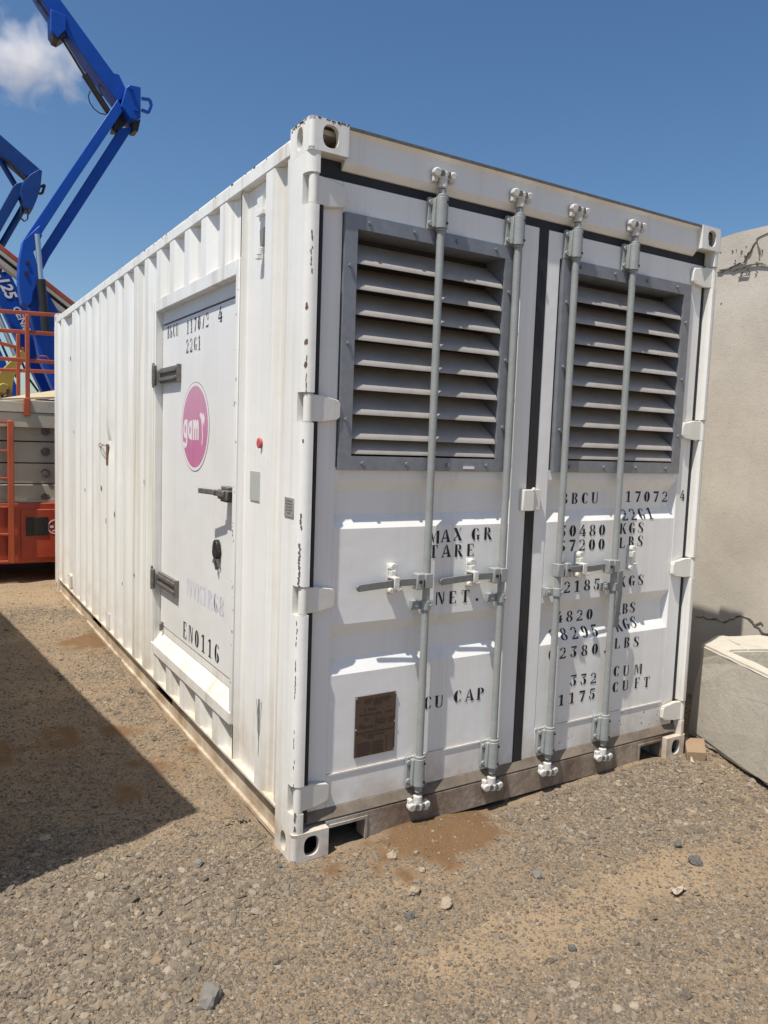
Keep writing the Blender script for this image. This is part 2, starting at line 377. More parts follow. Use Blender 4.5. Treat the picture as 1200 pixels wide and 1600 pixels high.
def stone_mat():
    k = NT('gravel stone')
    g = k.n('ShaderNodeNewGeometry'); r = g.outputs['Random Per Island']
    cr = k.n('ShaderNodeValToRGB'); k.l(r, cr.inputs[0]); e = cr.color_ramp.elements
    e[0].position = 0; e[0].color = (.08, .074, .067, 1); e[1].position = 1; e[1].color = (.37, .32, .255, 1)
    for p, c in ((.25, (.13, .118, .102)), (.55, (.195, .173, .144)), (.78, (.24, .182, .127)), (.93, (.27, .247, .214))):
        x = e.new(p); x.color = (*c, 1)
    c = k.mix(k.ramp(k.noise(160, 3), .35, .7, 0, .45), cr.outputs[0], (.31, .238, .162))
    k.bump(k.noise(220, 4), .4, .004); return k.fin(k.mul(c, (.92, .89, .835)), .9, spec=.2)
M['stone'] = stone_mat()
def blocked(x, y):
    c = (x > -.015) & (x < 2.45) & (y > -.01) & (y < 6.1)
    return c
def scatter(n, smin, smax, power, dens, dmin=1.9):
    X = rng.uniform(-2.0, 3.1, n * 14); Y = rng.uniform(-1.7, 6.4, n * 14)
    vis = (X - CAM[0]) * -1.12 + (Y - CAM[1]) * .05 < .35; X = X[vis]; Y = Y[vis]
    d = np.hypot(X - CAM[0], Y - CAM[1]); b, s, g = masks(X, Y)
    p = dens(b, s, g) / np.maximum(d, dmin)**2.1 * dmin**2.1
    ok = (rng.random(len(X)) < p) & ~blocked(X, Y); X = X[ok][:n]; Y = Y[ok][:n]
    u = rng.random(len(X)); S = smin * (smax / smin)**(u**power); return X, Y, S
x1, y1, s1 = scatter(170000, .003, .0095, 1.3, lambda b, s, g: np.clip(.26 + .9*g**1.3 - .15*s, .05, 1) * (1 - .92*b), 2.3)
x2, y2, s2 = scatter(26000, .008, .019, 1.8, lambda b, s, g: np.clip(.035 + 1.0*g**1.6 - .03*s, .01, 1) * (1 - .75*b) * .42, 2.3)
x3, y3, s3 = scatter(1500, .018, .030, 1.6, lambda b, s, g: np.clip(.06 + 1.0*g - .1*s, .015, 1) * .035, 2.3)
o = stones('gravel', x1, y1, s1, M['stone'], .30, .6, OCT, OCF); o['kind'] = 'stuff'
o = stones('gravel', np.concatenate([x2, x3]), np.concatenate([y2, y3]), np.concatenate([s2, s3]), M['stone'], .34, .58); o['kind'] = 'stuff'

# ------------------------------------------------------------------ container
CW, CL, CH = 2.438, 6.058, 2.896
YD = .052            # door frame plane
BOX = thing('shipping_container', 'white high cube container with louvred end doors, locking bars and a pink side logo', 'shipping container')

# corner castings (oval holes in both outer faces)
def oval(n, cx, cy, rx, ry):                 # stadium shaped hole
    pts = []
    for k in range(n):
        t = 2 * math.pi * k / n; c, s = math.cos(t), math.sin(t)
        e = (abs(c)**2.6 + abs(s)**2.6)**(-1/2.6); pts.append((cx + rx * c * e, cy + ry * s * e))
    return pts
def rect_pts(n, cx, cy, x0, x1, z0, z1, hole):
    pts = []
    for (hx, hz) in hole:
        dx, dz = hx - cx, hz - cy; t = 1e9
        if dx > 1e-9: t = min(t, (x1 - cx) / dx)
        if dx < -1e-9: t = min(t, (x0 - cx) / dx)
        if dz > 1e-9: t = min(t, (z1 - cy) / dz)
        if dz < -1e-9: t = min(t, (z0 - cy) / dz)
        pts.append((cx + dx * t, cy + dz * t))
    # snap the closest sample to each corner
    for c in ((x0, z0), (x1, z0), (x1, z1), (x0, z1)):
        k = min(range(n), key=lambda i: (pts[i][0]-c[0])**2 + (pts[i][1]-c[1])**2); pts[k] = c
    return pts
def casting(fx, fy, z0):
    """fx: 0 left / 1 right; fy: 0 front / 1 back"""
    A, B, Hh, t = .162, .178, .118, .022
    mx = (lambda v: v) if not fx else (lambda v: CW - v)
    my = (lambda v: v) if not fy else (lambda v: CL - v)
    b = MB(); n = 28; r = .018
    h = oval(n, .085, .059, .034, .042); rp = rect_pts(n, .085, .059, r, A, 0, Hh, h)
    b.ring([(mx(p[0]), my(0), z0 + p[1]) for p in rp], [(mx(p[0]), my(0), z0 + p[1]) for p in h], (0, t if not fy else -t, 0))
    h = oval(n, .092, .059, .026, .042); rp = rect_pts(n, .092, .059, r, B, 0, Hh, h)
    b.ring([(mx(0), my(p[0]), z0 + p[1]) for p in rp], [(mx(0), my(p[0]), z0 + p[1]) for p in h], (t if not fx else -t, 0, 0))
    # rounded corner
    arc = [(r - r * math.cos(a), r - r * math.sin(a)) for a in np.linspace(0, math.pi / 2, 7)]
    poly = arc + [(r, t), (t, t), (t, r)]
    b.prism([(mx(x), my(y), z0) for x, y in poly], (0, 0, 0), (0, 0, Hh))
    o = b.build('corner_casting', M['white_cast'], BOX)
    q = MB()   # top, bottom, inner walls
    arc2 = arc + [(A, 0 + .001), (A, B), (.001, B)]
    arc3 = [(x + .0015 if x < .01 else x, y) for x, y in arc2]
    top = z0 + Hh if z0 > 1 else z0
    MB().prism([(mx(x), my(y), z0 + Hh - .012) for x, y in arc2], (0, 0, 0), (0, 0, .0125)).build('casting_plate', M['white_cast'], o)
    MB().prism([(mx(x), my(y), z0 + .0115) for x, y in arc2], (0, 0, 0), (0, 0, -.012)).build('casting_plate', M['white_cast'], o)
    pass
    ln = MB(); ln.prism([(mx(t + .001), my(t + .001), zz) for zz in (z0 + .0116, z0 + Hh - .0122)] , (0,0,0), (0,0,0)) if False else None
    for za, zb_ in ((z0 + .0118, z0 + .0135), (z0 + Hh - .0138, z0 + Hh - .0122)): MB().box(mx(t + .001), mx(A - .015), my(t + .001), my(B - .015), za, zb_).build('casting_liner', M['rust'] if z0 > 1 else M['dark'], o)
    w = MB(); w.box(mx(A - .014), mx(A - .0005), my(t), my(B), z0 + .0125, z0 + Hh - .0125); w.box(mx(t), mx(A - .0145), my(B - .014), my(B - .0005), z0 + .0125, z0 + Hh - .0125)
    w.build('casting_web', M['rust'] if z0 > 1 else M['dark'], o)
    ow_ = MB(); ow_.box(mx(A), mx(A + .0015), my(.0005), my(B), z0, z0 + Hh); ow_.box(mx(.002), mx(A), my(B), my(B + .0015), z0, z0 + Hh)
    ow_.build('casting_cheek', M['white_cast'], o)
    return o
for fx in (0, 1):
    for fy in (0, 1):
        for z0 in (0.0, CH - .118): casting(fx, fy, z0)

# hinge levels
HZ = [.258, 1.073, 1.828, 2.642]
# corner posts at the door end: rounded outer edge, cut back where the hinges sit
def post_prof(cut):
    r = .034
    arc = [(r - r * math.cos(a), r - r * math.sin(a)) for a in np.linspace(0, math.pi / 2, 9)]
    if not cut: return arc + [(.046, 0.0005), (.050, .010), (.050, .10), (.08, .10), (.08, .176), (0, .176)]
    return [(0, .056), (.05, .056), (.05, .10), (.08, .10), (.08, .176), (0, .176)]
for fx in (0, 1):
    mx = (lambda v: v) if not fx else (lambda v: CW - v)
    b = MB(); lv = [.1185]
    for z in HZ: lv += [z - .058, z + .058]
    lv.append(CH - .1185)
    for k in range(len(lv) - 1):
        b.prism([(mx(x), y + .002, lv[k]) for x, y in post_prof(k % 2)], (0, 0, 0), (0, 0, lv[k+1] - lv[k]))
    b.build('corner_post', M['white'], BOX)
    b = MB(); b.box(mx(0), mx(.08), CL - .17, CL, .1185, CH - .1185); b.build('corner_post', M['white'], BOX)

# rails, roof, floor, far walls
b = MB(); b.box(-.001, .055, .180, CL - .18, CH - .098, CH - .036); b.build('top_rail', M['white'], BOX, bevel=.006)
b = MB(); b.box(CW - .055, CW, .180, CL - .18, CH - .098, CH - .036); b.build('top_rail', M['white'], BOX)
b = MB()
rc = [(.03, CH - .036)]
for k in range(28):
    y0 = .2 + k * .202; rc += []
b.box(.02, CW - .02, .05, CL - .05, CH - .036, CH - .018); b.build('roof', M['white'], BOX)
b = MB(); b.box(.09, CW - .09, .2, CL - .05, .14, .17); b.build('floor', M['dark'], BOX)
b = MB(); b.box(.09, CW - .09, CL - .06, CL - .02, .12, CH - .1); b.build('end_wall', M['white'], BOX)
def corr_profile(y0, y1, start, flip=False):
    """corrugation (y, depth) from y0 to y1; near valley edges at start + k*.281"""
    pts = []
    k = math.floor((y0 - start) / .281) - 1; raw = []
    while True:
        a = start + k * .281
        if a > y1 + .3: break
        raw += [(a, 0), (a + .062, .036), (a + .132, .036), (a + .198, 0)]; k += 1
    ys = [r[0] for r in raw]; ds = [r[1] for r in raw]
    f = lambda y: float(np.interp(y, ys, ds))
    pts = [(y0, f(y0))] + [r for r in raw if y0 + .004 < r[0] < y1 - .004] + [(y1, f(y1))]
    return pts
def sheet(prof, z0, z1, side=0, nz=2, wob=0.0, seed=1):
    b = MB(); n = len(prof); zz = np.linspace(z0, z1, nz)
    for z in zz:
        for (y, d) in prof:
            w = wob * (fbm(np.array([y * 1.0]), np.array([z * 1.0]), 1.3, 300 + seed, 3)[0]) if (wob and nz > 2 and z0 < z < z1) else 0
            dent = .028 * math.exp(-((y - 3.45) / .09)**2 - ((z - 1.62) / .06)**2) if wob else 0
            x = d + w + dent
            b.v.append((x if side == 0 else CW - x, y + w * 1.5, z))
    for j in range(nz - 1):
        for i in range(n - 1): b.f.append((j*n + i, j*n + i + 1, (j+1)*n + i + 1, (j+1)*n + i))
    return b
ZB, ZT = .172, CH - .099
far_prof = [p for p in corr_profile(2.150, 4.93, .98)] + [(5.0, .0), (5.06, .036), (5.42, .036), (5.48, 0), (5.62, 0), (5.68, .036), (5.75, .036), (5.81, 0), (5.885, 0)]
far_prof = sorted(set(far_prof))
sheet(far_prof, ZB, ZT, 0, 26, .006, 1).build('side_panel', M['white'], BOX, ang=18)
mid_prof = corr_profile(.702, 2.150, .98)
sheet(mid_prof, 2.512, ZT, 0, 3).build('side_panel', M['white'], BOX, ang=18)
sheet(mid_prof, ZB, .334, 0, 3).build('side_panel', M['white'], BOX, ang=18)
near_prof = [(.176, .004), (.205, .004), (.235, .034), (.300, .034), (.330, .0), (.415, .0), (.450, .034), (.690, .034), (.702, .006)]
sheet(near_prof, ZB, ZT, 0, 18, .004, 2).build('side_panel', M['white'], BOX, ang=18)
sheet(corr_profile(.177, 5.885, .0), ZB, ZT, 1, 2).build('side_panel', M['white'], BOX, ang=18)
# bottom side rail: web set back, lit ledge on top, fork pockets as gaps
for side in (0, 1):
    mx = (lambda v: v) if not side else (lambda v: CW - v)
    b = MB(); segs = [(.180, 1.79), (2.148, 3.85), (4.22, CL - .18)]
    for a, c in segs: b.box(mx(.030), mx(.045), a, c, .018, .160)
    b.box(mx(.030), mx(.045), 1.79, 2.148, .018, .075); b.box(mx(.030), mx(.045), 3.85, 4.22, .018, .075)
    b.box(mx(.012), mx(.0295), .180, CL - .18, .012, .030)
    b.build('bottom_rail', M['rail'], BOX)
    b = MB(); b.box(mx(-.001), mx(.055), .180, CL - .18, .1605, .1715); b.build('rail_ledge', M['white'], BOX)
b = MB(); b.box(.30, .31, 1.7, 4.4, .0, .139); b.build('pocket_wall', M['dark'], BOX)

# personnel door in the side
DY0, DY1 = .745, 2.110
b = MB(); b.box(-.003, .060, .702, DY0, .340, 2.511); b.box(-.003, .060, DY1, 2.150, .340, 2.511); b.box(-.003, .060, DY0, DY1, 2.440, 2.511)
frame = b.build('door_frame', M['white'], BOX, bevel=.004)
b = MB(); b.add([(.05, DY0, .465), (.05, DY1, .465), (-.008, DY1, .392), (-.008, DY0, .392), (.05, DY0, .338), (.05, DY1, .338), (-.008, DY1, .338), (-.008, DY0, .338)],
                [(0,1,2,3),(3,2,6,7),(0,3,7,4),(1,5,6,2),(4,7,6,5),(0,4,5,1)])
b.v = [(x, y + (.035 if y > 1.5 else -.03) * (1 if x < 0 else .7), z) for x, y, z in b.v]
b.build('door_sill', M['white'], BOX)
b = MB(); b.box(.044, .060, DY0, DY1, 2.372, 2.440); b.build('transom', M['white_leaf'], BOX)
PD = MB().box(.044, .085, DY0 + .005, DY1 - .004, .512, 2.362).build('personnel_door', M['white_leaf'], BOX, bevel=.003)
for za, zc in ((.466, .512), (2.362, 2.372)): MB().box(.062, .070, DY0, DY1, za, zc).build('door_gap_seal', M['rubber'], BOX)
b = MB(); b.box(.0455, .0615, DY0, DY1, .466, .505); b.build('kick_plate', M['white'], BOX)
# strap hinges
for z in (2.060, .806):
    b = MB(); b.box(-.012, .004, 2.112, 2.155, z - .050, z + .050)
    b.box(.022, .043, 1.735, 2.095, z - .046, z + .044)
    b.box(.012, .0215, 1.735, 2.095, z - .036, z - .016); b.box(.012, .0215, 1.735, 2.095, z + .010, z + .032)
    b.box(.018, .0435, 1.722, 1.734, z - .052, z + .050)
    b.tube((-.010, 2.100, z - .060), (-.010, 2.100, z + .062), .014, 12)
    b.tube((-.004, 2.128, z + .050), (-.004, 2.128, z + .078), .012, 8); b.tube((-.004, 2.135, z - .072), (-.004, 2.135, z - .050), .010, 8)
    b.build('strap_hinge', M['hinge_steel'], PD, bevel=.003)
# latch handle
b = MB(); b.box(-.018, .0435, .775, .905, 1.405, 1.452); b.box(-.030, -.0185, .800, .935, 1.418, 1.448)
b.beam((-.034, .900, 1.436), (-.052, 1.080, 1.432), .014, .026); b.box(-.010, .030, .79, .88, 1.4525, 1.468); b.box(.004, .043, .84, .93, 1.39, 1.4045)
b.build('latch_handle', M['hinge_steel'], PD, bevel=.004)
b = MB(); b.box(-.012, .0435, .757, .774, 1.412, 1.445); b.build('latch_keep', M['black'], PD)
# key lock with dangling tags
b = MB(); b.prism([(.043, 1.045 + .042 * math.cos(t) * (1 if math.sin(t) < 0 else .85), 1.135 + .05 * math.sin(t)) for t in np.linspace(0, 2*math.pi, 18)[:-1]], (0,0,0), (-.024, 0, 0))
lk = b.build('lock', M['black'], PD, bevel=.004)
b = MB(); b.tube((.020, 1.050, 1.088), (.036, 1.052, 1.030), .007, 6); b.tube((.030, 1.020, 1.085), (.038, 1.012, 1.045), .006, 6); b.tube((.012, 1.03, 1.07), (.014, 1.03, 1.085), .008, 6)
b.build('key', M['hinge_steel'], lk)
b = MB(); b.box(.036, .0435, 2.04, 2.075, .508, .535); b.tube((.03, 2.05, .485), (.03, 2.05, .525), .010, 8); b.build('door_bolt', M['hinge_steel'], PD)
# emergency stop, paint patch, badge, cable gland
eb = MB().tube((.034, .415, 1.683), (.002, .415, 1.683), .016, 14).build('emergency_button', M['grey_plastic'], BOX)
MB().tube((.0015, .415, 1.683), (-.012, .415, 1.683), .021, 14, .024).build('button_cap', M['red'], eb, bevel=.004)
MB().box(.0325, .0345, .466, .606, 1.425, 1.555).build('paint_patch', M['patch'], BOX).location.x = -.003
bd = MB().box(-.004, .001, .062, .148, 1.395, 1.475).build('badge_plate', M['badge'], BOX, bevel=.006)
bb = MB()
for k, (w0, w1) in enumerate(((.075, .135), (.072, .138), (.08, .13), (.074, .136), (.09, .12))): bb.box(-.0052, -.0041, w0, w1, 1.460 - k * .012, 1.465 - k * .012)
bb.build('badge_print', M['badge_ink'], bd)
b = MB(); b.box(.010, .033, .475, .545, 2.655, 2.672); b.box(.020, .034, .50, .56, 2.672, 2.735); b.build('lamp_bracket', M['white'], BOX)
b = MB(); b.prism([(.033, .522, 2.595), (.033, .478, 2.600), (.033, .488, 2.530), (.033, .515, 2.526)], (0,0,0), (-.014, 0, 0)); b.build('cable_gland', M['grey_plastic'], BOX)
b = MB(); b.tube((.012, .505, 2.515), (.012, .505, 2.488), .014, 8); b.box(0, .022, .488, .528, 2.470, 2.482); b.build('gland_nut', M['white'], BOX)
# solid boxes for drain notches in the corrugation foot, nearer one coloured dark as its shaded hollow, pierced pocket in mid panel
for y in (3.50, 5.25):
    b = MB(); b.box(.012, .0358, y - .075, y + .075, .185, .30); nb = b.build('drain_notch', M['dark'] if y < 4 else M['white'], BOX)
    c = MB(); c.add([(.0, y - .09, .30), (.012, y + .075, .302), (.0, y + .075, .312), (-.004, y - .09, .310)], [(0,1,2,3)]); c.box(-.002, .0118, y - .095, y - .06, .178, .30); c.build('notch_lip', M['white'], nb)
b = MB(); b.box(-.004, .004, 3.442, 3.505, 1.455, 1.615); pk = b.build('rusty_socket', M['chip_rust'], BOX)
b = MB(); b.path([(-.004, 3.50, 1.60), (-.014, 3.56, 1.61), (-.016, 3.68, 1.585), (-.014, 3.73, 1.60), (-.012, 3.68, 1.62), (-.006, 3.60, 1.60)], .003, 5); b.build('wire_loop', M['hinge_steel'], pk)

# header and sill over the doors
b = MB(); b.prism([(.163, .030, 2.772), (.163, .030, 2.872), (.163, .012, 2.885), (.163, .012, 2.893), (.163, .10, 2.893), (.163, .10, 2.742), (.163, .052, 2.746)], (0,0,0), (CW - .326, 0, 0))
b.build('door_header', M['white_front'], BOX)
MB().box(.02, CW - .02, .006, .0115, 2.884, 2.8945).build('roof_lip', M['chip'], BOX)
b = MB(); b.prism([(.165, .030, .012), (.165, .030, .128), (.165, .046, .136), (.165, .10, .136), (.165, .10, .012)], (0,0,0), (.012, 0, 0))
for x0, x1, z0 in ((.177, .352, .100), (.352, 2.086, .012), (2.086, 2.261, .100)):
    b.prism([(x0, .030, z0), (x0, .030, .128), (x0, .046, .136), (x0, .10, .136), (x0, .10, z0)], (0,0,0), (x1 - x0, 0, 0))
b.box(2.261, 2.273, .030, .10, .012, .128)
b.build('sill_beam', M['sill'], BOX)
for bx in ((.352, .362, .012, .112), (.18, .3519, .100, .112), (2.076, 2.086, .012, .112), (2.0861, 2.258, .100, .112)):
    MB().box(bx[0], bx[1], .024, .0295, bx[2], bx[3]).build('pocket_trim', M['sill'], BOX)
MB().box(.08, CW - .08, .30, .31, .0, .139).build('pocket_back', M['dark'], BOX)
MB().box(.082, CW - .082, .182, .195, .10, 2.79).build('door_back', M['rubber'], BOX)

# cargo doors: frame, corrugated panel, gasket
RX = [.612, 1.032, 1.388, 1.778]
def zprof(zlo, zhi):
    P = [(zlo, 0)]
    for a, b_, c, d in ((.738, .800, .893, .952), (1.348, 1.405, 1.495, 1.553)): P += [(a, 0), (b_, .030), (c, .030), (d, 0)]
    return P + [(zhi, 0)]
ZP = zprof(.322, 1.600)
def door_y(z): return YD + .002 + float(np.interp(z, [p[0] for p in ZP], [p[1] for p in ZP]))
def cargo_door(x0, x1, xs0, xs1, slope):
    """x0..x1 leaf, xs0..xs1 panel between the stiles"""
    b = MB()
    b.box(x0, xs0, YD, .085, .176, 2.706); b.box(xs1, x1, YD, .085, .176, 2.706)
    b.box(xs0, xs1, YD, .085, 2.590, 2.706); b.box(xs0, xs1, YD, .085, .176, .318)
    d = b.build('cargo_door', M['white_front'], BOX, bevel=.003)
    p = MB(); n = len(ZP)
    for xi, s in ((xs0, -1), (xs1, 1)):
        for z, y in ZP: p.v.append((xi, YD + .002 + y, z))
    p.v += [(xs0, YD + .002, 1.600), (xs1, YD + .002, 1.600)]
    p.f += [(k, k + 1, n + k + 1, n + k) for k in range(n - 1)]
    if slope:      # slanted recess ends at the outer stile
        pass
    p.build('door_panel', M['white_front'], d, ang=None)
    return d
DL = cargo_door(.072, 1.190, .172, 1.090, 0)
DR = cargo_door(1.246, 2.366, 1.325, 2.272, 1)
# slanted recess ends beside the outer stile of the right door, weld ledges
for D_, xa, xb in ((DR, 2.272, 2.252), (DL, .172, .172)):
    if xa == xb: continue
    for lo, a, c, hi in ((.738, .800, .893, .952), (1.348, 1.405, 1.495, 1.553)):
        yo, yi = YD + .001, YD + .0315
        MB().add([(xa, yo, lo), (xa, yo, hi), (xb, yi, c), (xb, yi, a)], [(0,1,2,3)]).build('recess_end', M['white_front'], D_, ang=None)
for D_, a, c in ((DL, .173, 1.089), (DR, 1.326, 2.271)):
    b = MB(); b.box(a, c, YD - .004, YD + .01, .314, .321); b.build('weld_ledge', M['white_front'], D_)
for D_, a, c in ((DL, .056, 1.216), (DR, 1.2165, 2.382)):
    b = MB(); b.box(a, c, .060, .082, 2.7065, 2.775); b.box(.058 if D_ is DL else 1.2165, .0715 if D_ is DL else 1.2455, .020 if D_ is DL else .050, .082, .15, 2.7065); b.box(1.1905 if D_ is DL else 2.3665, c, .050, .082, .15, 2.7065)
    b.build('gasket', M['rubber'], D_)
    b = MB(); b.add([(a, .050, .1755), (c, .050, .1755), (c, .030, .138), (a, .030, .138), (a, .08, .1755), (c, .08, .1755), (c, .08, .138), (a, .08, .138)], [(0,1,2,3),(0,4,5,1),(3,2,6,7),(0,3,7,4),(1,5,6,2)])
    b.build('bottom_gasket', M['rubber_dirty'], D_)
# centre anti-rack plate
b = MB(); b.box(1.150, 1.216, .022, .051, 1.408, 1.508); b.box(1.2165, 1.262, .030, .0515, 1.410, 1.510); b.tube((1.213, .026, 1.500), (1.213, .026, 1.518), .008, 8); b.build('anti_rack_plate', M['white_hinge'], DL, bevel=.006)
# hinges
for D_, fx in ((DL, 0), (DR, 1)):
    mx = (lambda v: v) if not fx else (lambda v: CW - v)
    for z in HZ:
        b = MB()
        b.tube((mx(.030), .024, z - .054), (mx(.030), .024, z + .054), .019, 16)
        b.prism([(mx(.036), .012, z + .052), (mx(.085), .024, z + .052), (mx(.165), .029, z + .036), (mx(.175), .029, z + .022), (mx(.175), .029, z - .030), (mx(.160), .029, z - .042), (mx(.09), .026, z - .052), (mx(.036), .012, z - .052)], (0,0,0), (0, .0215, 0))
        if fx: b.prism([(mx(.06), .024, z + .047), (mx(.165), .028, z + .040), (mx(.175), .034, z + .030), (mx(.165), .030, z + .028), (mx(.06), .028, z + .032)], (0,0,0), (0, .012, 0)).prism([(mx(.06), .024, z - .047), (mx(.165), .028, z - .036), (mx(.175), .034, z - .026), (mx(.165), .030, z - .026), (mx(.06), .028, z - .034)], (0,0,0), (0, .012, 0))
        h = b.build('hinge', M['white_hinge'], D_, bevel=.003)
        for q in (.0545, -.0575): MB().tube((mx(.030), .024, z + q), (mx(.030), .024, z + q + .003), .021, 12).build('hinge_washer', M['white_cam'], D_)
# ventilation louvres
SCREW = MB().tube((0, -.008, 0), (0, .001, 0), .0085, 8, .0095).mesh('screw', M['galv'])
def louvre(x0, x1, z0, z1):
    w = .056; y0 = .036
    L = MB().box(x0 + w, x1 - w, .172, .178, z0 + w, z1 - w).build('louvre', M['dark'], BOX)  # near-black plate behind the slats, its colour standing in for the unlit interior
    b = MB()
    for a, c, lo, hi in ((x0, x0 + w, z0, z1), (x1 - w, x1, z0, z1), (x0 + w, x1 - w, z1 - w, z1), (x0 + w, x1 - w, z0, z0 + w)):
        b.box(a, c, y0, y0 + .004, lo, hi)
    b.box(x0 - .001, x0 + .003, y0 + .004, YD + .02, z0, z1); b.box(x1 - .003, x1 + .001, y0 + .004, YD + .02, z0, z1); b.box(x0, x1, y0 + .004, YD + .02, z1 - .003, z1 + .001); b.box(x0, x1, y0 + .004, YD + .02, z0 - .001, z0 + .003)
    for a in (x0 + w - .004, x1 - w): b.box(a, a + .004, y0 + .004, .170, z0 + w, z1 - w)
    b.box(x0 + w, x1 - w, y0 + .004, .170, z1 - w, z1 - w + .003)
    b.build('louvre_frame', M['galv'], L)
    s = MB()
    xs0, xs1 = x0 + w + .001, x1 - w - .005
    prof = [(y0 + .006, 0), (y0 + .007, .007), (y0 + .018, .025), (.165, .108), (.166, .106), (y0 + .022, .020), (y0 + .012, .0)]
    s.prism([(xs0, y, z) for y, z in prof], (0,0,0), (xs1 - xs0, 0, 0))
    me = s.mesh('slat', M['slat'], 25)
    zs_ = [z1 - w - .130 - k * .0985 for k in range(8)] + [z0 + w + .008]
    for z in zs_:
        o = bpy.data.objects.new('slat', me); COL.objects.link(o); o.parent = L; o.location = (0, 0, z)
    spots = []; nxs = 4
    for k in range(nxs):
        xx = x0 + .11 + k * (x1 - x0 - .22) / (nxs - 1)
        for zz in (z0 + .026, z1 - .026): spots.append((xx, zz))
    for zz in np.linspace(z0 + .2, z1 - .2, 3):
        for xx in (x0 + .028, x1 - .028): spots.append((xx, zz))
    for xx, zz in spots:
        o = bpy.data.objects.new('screw', SCREW); COL.objects.link(o); o.parent = L; o.location = (xx, y0, zz)
    return L
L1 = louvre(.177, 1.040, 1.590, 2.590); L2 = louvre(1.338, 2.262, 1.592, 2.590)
MB().box(.80, .86, .0335, .0355, 1.600, 1.612).build('maker_tag', M['logo_white'], L1)
